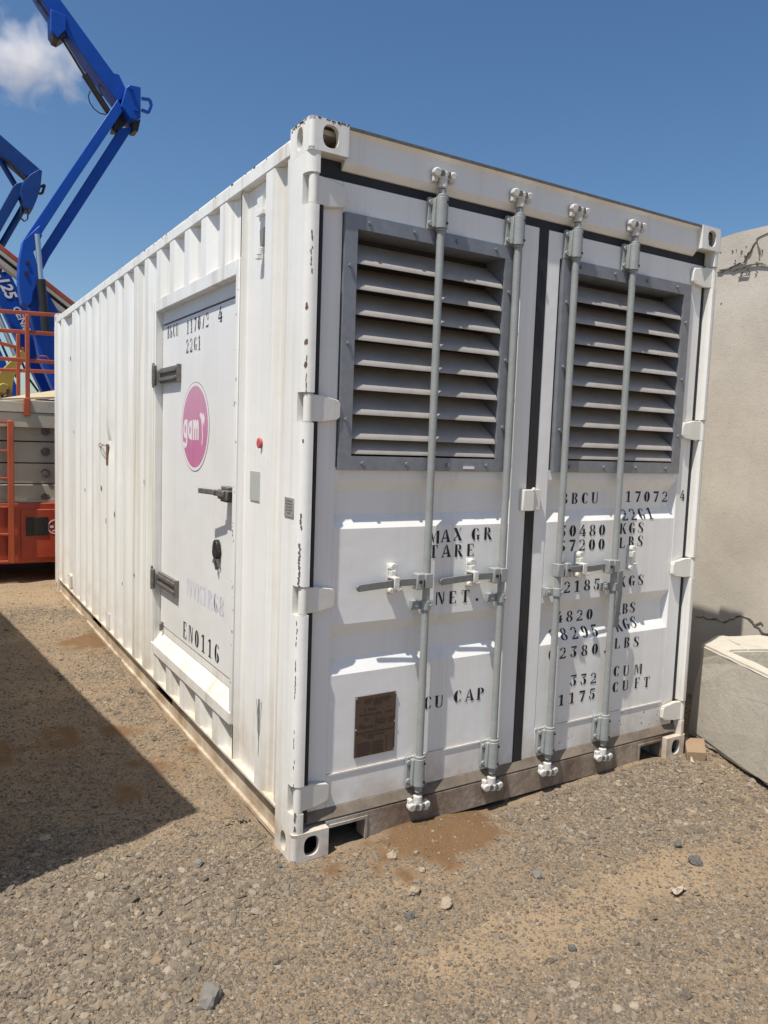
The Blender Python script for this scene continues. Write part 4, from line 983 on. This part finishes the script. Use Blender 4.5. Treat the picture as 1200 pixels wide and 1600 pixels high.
b.add(vo_t + vi_t + vo_b + vi_b, fs)
me = b.mesh('block_body', M['block'], None)
bm = bmesh.new(); bm.from_mesh(me)
bmesh.ops.triangulate(bm, faces=[f for f in bm.faces if len(f.verts) > 4])
bmesh.ops.bevel(bm, geom=bm.edges[:], offset=.012, segments=2, affect='EDGES')
for _ in range(4):
    lg = [e for e in bm.edges if e.calc_length() > .06]
    if lg: bmesh.ops.subdivide_edges(bm, edges=lg, cuts=1)
for v in bm.verts:
    p = np.array([v.co.x * 1.7 + v.co.z]), np.array([v.co.y * 1.7 - v.co.z])
    w = .014 * fbm(p[0], p[1], 4., 601, 4)[0]; v.co += v.normal * w
    if v.co.z < .16: v.co.z += .03 * fbm(p[0], p[1], 7., 611, 3)[0]
bm.to_mesh(me); bm.free()
o = bpy.data.objects.new('block_body', me); COL.objects.link(o); o.parent = BL
c = MB(); P = []
for px, py in ((1112, 1164), (1122, 1168), (1128, 1163), (1152, 1170), (1160, 1168)):
    pass
# timber offcut under the corner
t0 = at(1066, 1188, 2, .0)
TB = MB().prism([(2.352, -.075, .0), (2.440, -.135, .0), (2.615, .005, 0), (2.520, .070, 0)], (0,0,0), (0, 0, .060)).build('timber_offcut', M['brick'], None, bevel=.004)
tag(TB, 'short brown timber offcut lying under the right corner of the container', 'timber block')
c = MB(); c.beam((2.446, -.1325, .030), (2.60, -.009, .030), .004, .006); o = c.build('split', M['crack'], TB)

# ------------------------------------------------------------------ scissor lift behind the container
Y0 = 6.47
P2 = lambda px, py, Y=Y0: Vector(at(px, py, 1, Y))
SL = thing('scissor_lift', 'orange scissor lift with cream folded arms and railings behind the container', 'scissor lift', (0, Y0, 0))
def part(mb, name, mat, parent, **k):
    """mesh given in world space, parent unrotated"""
    lo_ = parent.location if parent.parent is None else parent.parent.location
    mb.v = [(x - lo_.x, y - lo_.y, z - lo_.z) for x, y, z in mb.v]
    return mb.build(name, mat, parent if True else None, **k)
zb = lambda py: P2(40, py).z
xr = lambda px: P2(px, 800).x
b = MB(); b.box(-2.0, 2.1, Y0, Y0 + 1.5, zb(880), zb(786)); CHS = part(b, 'chassis', M['red_orange'], SL, bevel=.01)
b = MB(); b.box(xr(32), 2.0, Y0 - .012, Y0 - .001, zb(872), zb(796)); part(b, 'side_door', M['red_orange'], SL, bevel=.008)
b = MB(); b.box(xr(40), xr(75), Y0 - .020, Y0 - .0125, zb(837), zb(808)); vg = part(b, 'vent_panel', M['black'], SL, bevel=.006)
b = MB()
for k in range(7): b.box(xr(46), xr(69), Y0 - .022, Y0 - .0205, zb(833 - k * 3.6), zb(832 - k * 3.6))
part(b, 'vent_mark', M['tyre'], SL)
cc = P2(86.5, 823, Y0 - .013)
b = MB(); nn = 28
b.ring([(cc.x + .082*math.cos(2*math.pi*k/nn), cc.y, cc.z + .082*math.sin(2*math.pi*k/nn)) for k in range(nn)], [(cc.x + .070*math.cos(2*math.pi*k/nn), cc.y, cc.z + .070*math.sin(2*math.pi*k/nn)) for k in range(nn)], (0, -.003, 0))
b.box(cc.x - .055, cc.x - .02, cc.y - .003, cc.y, cc.z - .012, cc.z + .012); b.box(cc.x - .03, cc.x + .03, cc.y - .003, cc.y - .0005, cc.z - .05, cc.z - .038)
part(b, 'round_decal', M['logo_white'], SL)
b = MB(); b.box(-2.0, 2.1, Y0 + .03, Y0 + 1.4, zb(785.5), zb(781)); part(b, 'chassis_deck', M['cream'], SL)
edges = [782, 757, 724, 690, 660]
for k in range(4):
    b = MB(); b.box(-1.9, 2.0, Y0 + .05 + .004 * k, Y0 + .14, zb(edges[k] - (.5 if k else 0)) + .004, zb(edges[k+1] + .5))
    arm = part(b, 'scissor_arm', M['cream'], SL, bevel=.008)
    pc = P2(71, (edges[k] + edges[k+1]) / 2 + (8 if k == 0 else -1), Y0 + .05)
    c = MB(); c.tube((pc.x, pc.y - .010, pc.z), (pc.x, pc.y + .03, pc.z), .050, 6); c.tube((pc.x, pc.y - .022, pc.z), (pc.x, pc.y - .0105, pc.z), .026, 12)
    lo_ = SL.location; c.v = [(x - lo_.x, y - lo_.y, z - lo_.z) for x, y, z in c.v]; c.build('pivot_bolt', M['hinge_steel'], arm)
# platform
b = MB(); b.box(-1.9, 2.0, Y0 + .145, Y0 + 1.2, zb(780), zb(668)); part(b, 'arm_gap_shade', M['dark'], SL)  # dark box added behind the arms, painting shade into their gaps
b = MB(); b.box(-2.0, 2.1, Y0 - .03, Y0 + 1.5, zb(668), zb(645)); part(b, 'platform_beam', M['cream'], SL, bevel=.006)
b = MB(); b.box(-2.0, xr(45), Y0 - .045, Y0 + 1.5, zb(644.5), zb(628)); b.box(xr(45.5), 2.1, Y0 - .035, Y0 + 1.5, zb(644.5), zb(625)); part(b, 'platform_beam', M['cream'], SL, bevel=.006)
b = MB(); q = [P2(-30, 627, Y0 + .03), P2(84, 624, Y0 + .03), P2(120, 622, Y0 + .03), P2(120, 604, Y0 + .5), P2(84, 610, Y0 + .5), P2(-30, 629, Y0 + .5)]
b.prism(q, (0,0,0), (0, .03, -.01)); part(b, 'toe_board', M['cream_tan'], SL)
def rail(px0, py0, px1, py1, Y, r=.020):
    b = MB(); a = P2(px0, py0, Y); c = P2(px1, py1, Y); a2 = a + (a - c) * 1.5; c2 = c + (c - a) * .4
    b.beam(a2, c2, r * 1.4, r * 2); part(b, 'guard_rail', M['orange'], SL, bevel=.006)
rail(0, 486, 84, 492, Y0); rail(0, 516, 84, 522, Y0); rail(0, 560, 84, 566, Y0)
rail(0, 536, 27, 543, Y0 + .75); rail(30, 579, 84, 581, Y0 + .75)
b = MB(); a = P2(42, 492); c = P2(42, 648); b.beam((a.x, Y0 - .02, a.z), (a.x, Y0 - .02, c.z), .034, .044, up=(1, 0, 0)); part(b, 'guard_post', M['orange'], SL, bevel=.006)
b = MB(); a = P2(41, 622); c = P2(41, 650); b.beam((a.x, Y0 - .055, a.z), (a.x, Y0 - .055, c.z), .05, .066, up=(1, 0, 0)); part(b, 'post_socket', M['orange'], SL, bevel=.006)
b = MB(); a = P2(28, 522, Y0 + .75); c = P2(27, 628, Y0 + .75); b.beam(a, (a.x, a.y, c.z), .04, .040, up=(1, 0, 0)); part(b, 'guard_post', M['orange'], SL, bevel=.006)
b = MB(); a = P2(56, 560); b.path([a, a + Vector((.02, 0, .03)), a + Vector((.11, 0, .03)), a + Vector((.13, 0, 0))], .006, 6); part(b, 'grab_loop', M['orange'], SL)
# ladder
b = MB(); a = P2(16, 657, Y0 - .06); c = P2(16, 880, Y0 - .06); b.beam(a, (a.x, a.y, c.z), .06, .062, up=(1, 0, 0)); lad = part(b, 'ladder_rail', M['orange'], SL, bevel=.008)
b = MB(); b.beam((a.x - .42, a.y, a.z), (a.x - .42, a.y, c.z), .06, .062, up=(1, 0, 0)); part(b, 'ladder_rail', M['orange'], SL, bevel=.008)
for py in (661, 705, 747, 791, 833, 875):
    z = zb(py); b = MB(); b.beam((a.x - .40, a.y, z), (a.x - .03, a.y, z), .03, .024); part(b, 'rung', M['orange'], SL, bevel=.004)
for wx in (-1.45, 1.5):
    for wy in (Y0 + .10, Y0 + 1.4):
        b = MB(); b.tube((wx, wy, .40), (wx, wy + (.22 if wy < Y0 + 1 else -.22), .40), .40, 28); w = part(b, 'wheel', M['tyre'], SL, bevel=.03)

# ------------------------------------------------------------------ boom lifts further back
def poly_part(root, name, mat, pts, Y, th, bevel=.01):
    b = MB(); q = [Vector(at(px, py, 1, Y - th / 2)) for px, py in pts]
    b.prism(q, (0, 0, 0), (0, th, 0)); lo_ = root.location; b.v = [(x - lo_.x, y - lo_.y, z - lo_.z) for x, y, z in b.v]
    return b.build(name, mat, root, bevel=bevel)
def bar_part(root, name, mat, p, q, Y, r, n=12):
    b = MB(); b.tube(at(*p, 1, Y), at(*q, 1, Y), r, n); lo_ = root.location; b.v = [(x - lo_.x, y - lo_.y, z - lo_.z) for x, y, z in b.v]
    return b.build(name, mat, root)
def hose_part(root, pts, Y, r):
    b = MB(); b.path([at(px, py, 1, Y) for px, py in pts], r, 6); lo_ = root.location; b.v = [(x - lo_.x, y - lo_.y, z - lo_.z) for x, y, z in b.v]
    return b.build('hose', M['black'], root)
def carrier(root, cx, cy, mat, ty=.5):
    """chassis, turntable and wheels hidden behind the nearer machines"""
    lo_ = root.location
    b = MB(); b.box(cx - 1.6, cx + 1.6, cy - .8, cy + .8, .55, .95); b.box(cx - .6, cx + .9, cy - .75, cy + .75, .951, 1.75)
    b.v = [(x - lo_.x, y - lo_.y, z - lo_.z) for x, y, z in b.v]; b.build('chassis', mat, root, bevel=.04)
    for wx in (-1.2, 1.2):
        for wy in (-1.05, 1.05):
            b = MB(); b.tube((cx + wx, cy + wy - .2, ty), (cx + wx, cy + wy + .2, ty), ty, 28); b.v = [(x - lo_.x, y - lo_.y, z - lo_.z) for x, y, z in b.v]; b.build('wheel', M['tyre'], root, bevel=.05)
YB = 12.6
q = at(120, 700, 1, YB)
B1 = thing('boom_lift', 'bright blue articulated boom lift reaching up out of the top left corner', 'boom lift', (q[0], YB, 0))
carrier(B1, q[0] + 1.2, YB, M['blue'])
TH1 = .36
poly_part(B1, 'text_boom', M['blue'], [(-90,240),(0,402),(14,424),(31,457),(60,515),(120,640),(135,700),(100,700),(66,612),(39,557),(0,476),(-90,300)], YB + 1.05, .30)
poly_part(B1, 'riser_arm', M['blue'], [(52,425),(72,452),(93,490),(150,600),(165,690),(110,690),(88,620),(62,560),(50,500),(44,468)], YB + .05, .28)
poly_part(B1, 'knuckle_plate', M['blue'], [(36,376),(62,352),(66,368),(57,388),(51,391),(56,404),(60,425),(59,441),(52,457),(50,472),(45,478),(35,474),(31,458),(29,436),(30,408)], YB - .12, .34)
poly_part(B1, 'lower_arm', M['blue'], [(36,376),(184,155),(193,172),(122,277),(67,362),(52,391)], YB - .05, TH1)
poly_part(B1, 'link_arm', M['blue'], [(186,201),(210,197),(77,402),(62,432),(58,420),(64,391)], YB + .05, .22)
poly_part(B1, 'upper_boom', M['blue'], [(20,-75),(50,-75),(95,0),(178,114),(186,116),(196,137),(190,155),(183,158),(103,50),(80,22),(62,-5)], YB, .40)
poly_part(B1, 'boom_lug', M['blue'], [(79,14),(104,24),(103,46),(90,59),(80,47)], YB - .06, .40)
poly_part(B1, 'lug_shoe', M['black'], [(80,47.5),(90,59.5),(101,48),(103,55),(92,62),(84,58)], YB - .06, .34)
poly_part(B1, 'elbow_plate', M['blue'], [(197,137),(203,132),(220,136),(220,184),(212,187),(203,184),(196,172),(190,165)], YB - .08, .50)
poly_part(B1, 'elbow_cap', M['black'], [(207,188),(220,186),(216,205),(208,204)], YB, .3)
poly_part(B1, 'elbow_box', M['black'], [(183,178),(200,172),(202,186),(188,203),(177,202),(178,196)], YB + .1, .3)
b = MB(); b.path([at(px, py, 1, YB) for px, py in ((221,154),(234,156),(236.5,165),(232,176),(221,172))], .035, 4); b.v = [(x - B1.location.x, y - B1.location.y, z) for x, y, z in b.v]; b.build('end_bracket', M['blue'], B1)
bar_part(B1, 'cylinder_rod', M['black'], (95,58), (133,120), YB - .1, .018); bar_part(B1, 'cylinder_rod', M['chrome'], (97,57), (135,119), YB - .05, .016)
bar_part(B1, 'cylinder_barrel', M['black'], (132,117), (170,176), YB - .1, .055)
bar_part(B1, 'cable_carrier', M['black'], (104,52), (134,95), YB - .05, .03); bar_part(B1, 'cable_carrier', M['black'], (133,88), (167,131), YB - .05, .055); bar_part(B1, 'cable_carrier', M['black'], (160,132), (181,157), YB - .05, .035)
hose_part(B1, [(156,131),(155,140),(160,150)], YB - .15, .012); hose_part(B1, [(141,142),(138,150),(140,160),(147,170),(156,177),(166,179)], YB - .15, .010)
hose_part(B1, [(58,0),(66,8),(72,18),(79,26)], YB - .05, .035)
bar_part(B1, 'lift_rod', M['chrome'], (58,366), (64,438), YB - .35, .045); bar_part(B1, 'lift_barrel', M['black'], (64,437), (72,522), YB - .35, .075)
for px, py in ((43,411), (41,427)): bar_part(B1, 'pin', M['black'], (px, py), (px + .01, py), YB - .30, .03).location.y -= 0
for px, py in ((204,138), (212,172)):
    a_ = at(px, py, 1, YB - .335); b = MB(); b.tube(a_, a_ + np.array([0, -.05, 0]), .035, 10); b.v = [(x - B1.location.x, y - B1.location.y, z) for x, y, z in b.v]; b.build('pin', M['blue'], B1)
for px, py in ((43,411), (41,427)):
    a_ = at(px, py, 1, YB - .292); b = MB(); b.tube(a_, a_ + np.array([0, -.02, 0]), .035, 10); b.v = [(x - B1.location.x, y - B1.location.y, z) for x, y, z in b.v]; b.build('pin', M['black'], B1)
for o in [o for o in B1.children if o.name.startswith('pin') and len(o.data.vertices) and abs(max(v.co.y for v in o.data.vertices) - min(v.co.y for v in o.data.vertices)) > .055]: bpy.data.objects.remove(o)
bar_part(B1, 'strut', M['chrome'], (-12,470), (24,556), YB + .1, .04); bar_part(B1, 'strut', M['black'], (-10,510), (26,590), YB + .1, .02); hose_part(B1, [(20,540),(32,560),(44,590),(60,612)], YB + .1, .02)
poly_part(B1, 'strut', M['blue'], [(-20,500),(-5,535),(25,600),(40,640),(28,645),(14,608),(-8,560),(-30,520)], YB + .4, .2)
def boom_text(root, txt, pc, ang, size, Y, shear=.2, off=.02):
    m = text_mesh(txt, size, .004, off, shear, 1.0); m.name = 'boom_lettering'; m.materials.clear(); m.materials.append(M['logo_white'])
    o = bpy.data.objects.new('boom_lettering', m); COL.objects.link(o); o.parent = root
    a_ = at(*pc, 1, Y); o.location = (a_[0] - root.location.x, Y - root.location.y, a_[2]); o.rotation_euler = (math.pi / 2, -ang, 0)
    o.rotation_mode = 'XYZ'; o.matrix_local = Matrix.Translation(o.location) @ Matrix.Rotation(-ang, 4, 'Y') @ Matrix.Rotation(math.pi / 2, 4, 'X')
pa = at(0, 428, 1, YB + .9); pb = at(40, 509, 1, YB + .9); an = math.atan2(pb[2] - pa[2], pb[0] - pa[0])
boom_text(B1, 'S-125', (5.5, 440), an, .27, YB + .895, .2, .008); boom_text(B1, 'GENIE', (33, 498), an, .17, YB + .895, .1, .004)

YC = 17.5
q = at(-60, 700, 1, YC)
B2 = thing('boom_lift', 'darker blue boom lift further back, its elbow at the left edge of the photo', 'boom lift', (q[0], YC, 0))
carrier(B2, q[0] - 2.5, YC, M['blue_dull'])
poly_part(B2, 'upper_boom', M['blue_dull'], [(-90,118),(0,210),(62,264),(48,276),(40,274),(0,240),(-90,150)], YC, .42)
poly_part(B2, 'elbow_plate', M['blue_dull'], [(62,264),(66,267),(63,296),(57,313),(51,327),(40,325),(36,312),(32,298),(36,284),(48,272)], YC - .1, .56)
poly_part(B2, 'lower_arm', M['blue_dull'], [(26,286),(38,284),(34,302),(0,362),(-110,560),(-135,560),(0,328),(20,292)], YC + .05, .44)
bar_part(B2, 'link_arm', M['blue_dull'], (40,318), (-100,560), YC + .1, .075); bar_part(B2, 'strut', M['blue_dull'], (-60,150), (24,290), YC + .1, .065)
hose_part(B2, [(13,250),(22,262),(34,277),(40,282)], YC - .3, .03); hose_part(B2, [(33,322),(32,340),(38,346),(43,342),(44,332),(41,325)], YC - .35, .018); hose_part(B2, [(63,292),(70,289),(66,302),(61,303)], YC - .2, .03)

YO = 13.12
q = at(330, 600, 1, YO)
B3 = thing('boom_lift', 'orange and cream telescopic boom slanting down behind the container', 'boom lift', (q[0], YO, 0))
carrier(B3, q[0] + .4, YO, M['orange'])
def slant(name, mat, o0, o1, Y, th): poly_part(B3, name, mat, [(-70, 326 + o0), (300, 616 + o0), (300, 616 + o1), (-70, 326 + o1)], Y, th, .006)
slant('boom_top', M['orange'], 0, 8, YO, .30); slant('boom_section', M['cream'], 8.3, 16, YO, .29); slant('boom_gap', M['black'], 16.3, 22, YO + .04, .22); slant('boom_section', M['cream'], 22.3, 32, YO - .01, .24)
YY = 11.2
q = at(10, 700, 1, YY)
B4 = thing('crane', 'yellow crane arm with a hook seen between the orange railings', 'crane', (q[0], YY, 0))
poly_part(B4, 'arm', M['yellow'], [(-60,700),(-18,600),(36,544),(41,556),(22,590),(18,625),(24,640),(40,760),(-40,760)], YY, .3)
b = MB(); cpt = at(6, 607, 1, YY - .2); b.tube(cpt, cpt + np.array([0, .1, 0]), .085, 14); b.v = [(x - B4.location.x, y - B4.location.y, z) for x, y, z in b.v]; b.build('hook_block', M['yellow'], B4, bevel=.015)
hose_part(B4, [(2,617),(6,621),(11,617),(12,608)], YY - .3, .018)
b = MB(); cx_ = at(0, 760, 1, YY); b.box(cx_[0] - .8, cx_[0] + .8, YY - .5, YY + .5, .0, cx_[2] + .1); b.v = [(x - B4.location.x, y - B4.location.y, z) for x, y, z in b.v]; b.build('pedestal', M['yellow'], B4, bevel=.05)

# ------------------------------------------------------------------ cloud
def cloud(px, py, dist, wx, wz):
    d = Vector(ROT @ np.array([(px - 600) / FPX, -(py - 800) / FPX, -1.0])).normalized(); c = Vector(CAM) + d * dist
    bm = bmesh.new(); bmesh.ops.create_icosphere(bm, subdivisions=4, radius=1)
    for v in bm.verts: v.co = Vector((v.co.x * wx, v.co.y * wx * .7, v.co.z * wz))
    m = bpy.data.meshes.new('cloud'); bm.to_mesh(m); bm.free()
    mt = bpy.data.materials.new('cloud vapour'); mt.use_nodes = True; t = mt.node_tree; t.nodes.clear()
    out = t.nodes.new('ShaderNodeOutputMaterial'); pv = t.nodes.new('ShaderNodeVolumePrincipled'); t.links.new(pv.outputs[0], out.inputs['Volume'])
    pv.inputs['Color'].default_value = (.97, .97, .98, 1); pv.inputs['Anisotropy'].default_value = .1
    tc = t.nodes.new('ShaderNodeTexCoord'); mp = t.nodes.new('ShaderNodeMapping'); t.links.new(tc.outputs['Object'], mp.inputs[0]); mp.inputs['Scale'].default_value = (1 / wx, 1 / (wx * .7), 1 / wz)
    ln = t.nodes.new('ShaderNodeVectorMath'); ln.operation = 'LENGTH'; t.links.new(mp.outputs[0], ln.inputs[0])
    nz = t.nodes.new('ShaderNodeTexNoise'); nz.inputs['Scale'].default_value = 1.7 / wz; nz.inputs['Detail'].default_value = 6; nz.inputs['Roughness'].default_value = .62; nz.inputs['Distortion'].default_value = .6
    t.links.new(tc.outputs['Object'], nz.inputs['Vector'])
    def mth(op, a, b):
        x = t.nodes.new('ShaderNodeMath'); x.operation = op
        for i, v in enumerate((a, b)):
            if isinstance(v, (int, float)): x.inputs[i].default_value = v
            else: t.links.new(v, x.inputs[i])
        return x.outputs[0]
    f = mth('SUBTRACT', mth('MULTIPLY', nz.outputs['Fac'], 1.9), mth('MULTIPLY', ln.outputs['Value'], .95))
    f = mth('MAXIMUM', mth('SUBTRACT', f, .28), 0.0)
    t.links.new(mth('MULTIPLY', f, .048), pv.inputs['Density'])
    m.materials.append(mt); o = bpy.data.objects.new('cloud', m); COL.objects.link(o); o.location = c
    tag(o, 'small ragged white cloud in the blue sky at the top left', 'cloud'); return o
cloud(42, 90, 1100, 90, 58)
SC.cycles.volume_bounces = 6; SC.cycles.volume_max_steps = 256

# ------------------------------------------------------------------ bigger loose stones and scraps
def rock(px, py, s, label, mat, seed, fl=.65, cat='stone', group=None):
    p = at(px, py, 2, .005); r = random.Random(seed); bm = bmesh.new(); bmesh.ops.create_icosphere(bm, subdivisions=3, radius=1)
    ax = [Vector((r.gauss(0,1), r.gauss(0,1), r.gauss(0,1))).normalized() for _ in range(9)]
    for v in bm.verts:
        d = v.co.copy()
        for a in ax:
            t = d.dot(a)
            if t > .72: d -= a * (t - .72) * .9
        d *= 1 + .22 * fbm(np.array([v.co.x * 2 + seed]), np.array([v.co.y * 2 + v.co.z * 1.7]), 2.2, 700 + seed, 4)[0]
        v.co = Vector((d.x * r.uniform(.95, 1.0), d.y * .8, d.z * fl)) * s
    m = bpy.data.meshes.new('stone'); bm.to_mesh(m); bm.free(); m.materials.append(mat)
    o = bpy.data.objects.new('stone', m); COL.objects.link(o); z = float(ground_h(np.array([p[0]]), np.array([p[1]]))[0])
    o.location = (p[0], p[1], z + s * fl * .45); o.rotation_euler = (r.uniform(-.2,.2), r.uniform(-.2,.2), r.uniform(0, 6.28)); tag(o, label, cat, group); return o
M['rock'] = concrete('grey rock', (.20, .185, .16), (.11, .10, .09)); M['rock_dark'] = concrete('dark rock', (.13, .125, .115), (.09, .085, .08)); M['rock_tan'] = concrete('tan rock', (.36, .29, .21), (.26, .20, .14))
rock(328, 1562, .050, 'largest grey rock, rough, lying in the gravel at the bottom edge left of centre', M['rock'], 1, group='loose stones lying on the gravel')
spec = [(155,1376,.030,'rock_tan','pale stone on the edge of the ground shadow, lower left'), (310,1350,.030,'rock','flat grey stone in the sun just outside the ground shadow'), (437,1354,.018,'rock_dark','small dark stone at the foot of the near corner casting'),
        (612,1343,.030,'rock_tan','brown stone on the dug brown soil in front of the doors'), (660,1362,.020,'rock_tan','small brown stone at the front edge of the brown soil'), (790,1245,.022,'rock','small grey stone under the second locking bar'),
        (1087,1344,.040,'rock_dark','dark stone in the grey gravel, right of the doors'), (1060,1319,.028,'rock_dark','dark angular stone in the grey gravel, behind the other dark stone'), (838,1368,.030,'rock','rounded grey stone in the middle of the sunlit ground'), (647,1399,.034,'rock_tan','tan stone beside a pale lump, below the brown soil'),
        (697,1415,.036,'rock_tan','upright tan stone on the sandy ground below the doors'), (640,1434,.026,'rock_dark','dark flat stone left of the upright tan stone'), (895,1482,.022,'rock_dark','small black stone alone on the pale sand'), (765,1640,.03,'rock','stone')]
for b_ in (B1, B2, B3): b_['group'] = 'boom lifts parked behind the container'
for k, (px, py, s, m_, lab) in enumerate(spec[:-1]): rock(px, py, s * .85, lab, M[m_], 20 + k, group='loose stones lying on the gravel')
# scrap of pale paper
b = MB(); p = at(1060, 1383, 2, .02); R_ = random.Random(4); g = []
for i in range(6):
    for j in range(4): g.append((p[0] - .035 + i * .015 + R_.uniform(-.006,.006), p[1] - .014 + j * .009 + R_.uniform(-.006,.006), ground_h(np.array([p[0]]), np.array([p[1]]))[0] + .012 + R_.uniform(0, .016)))
b.add(g, [(i*4 + j, i*4 + j + 1, i*4 + j + 5, i*4 + j + 4) for i in range(5) for j in range(3)])
o = b.build('paper_scrap', flat('pale scrap', (.42, .35, .26), .8), None, ang=None); tag(o, 'crumpled pale scrap lying on the sandy streak at the right', 'litter')
b = MB(); b.prism([(2.345, -.115, .002), (2.362, -.125, .002), (2.366, -.10, .034)], (0,0,0), (.004, .012, .003)); o = b.build('concrete_chip', M['cream'], None); tag(o, 'small white triangular chip leaning at the right corner casting', 'litter')
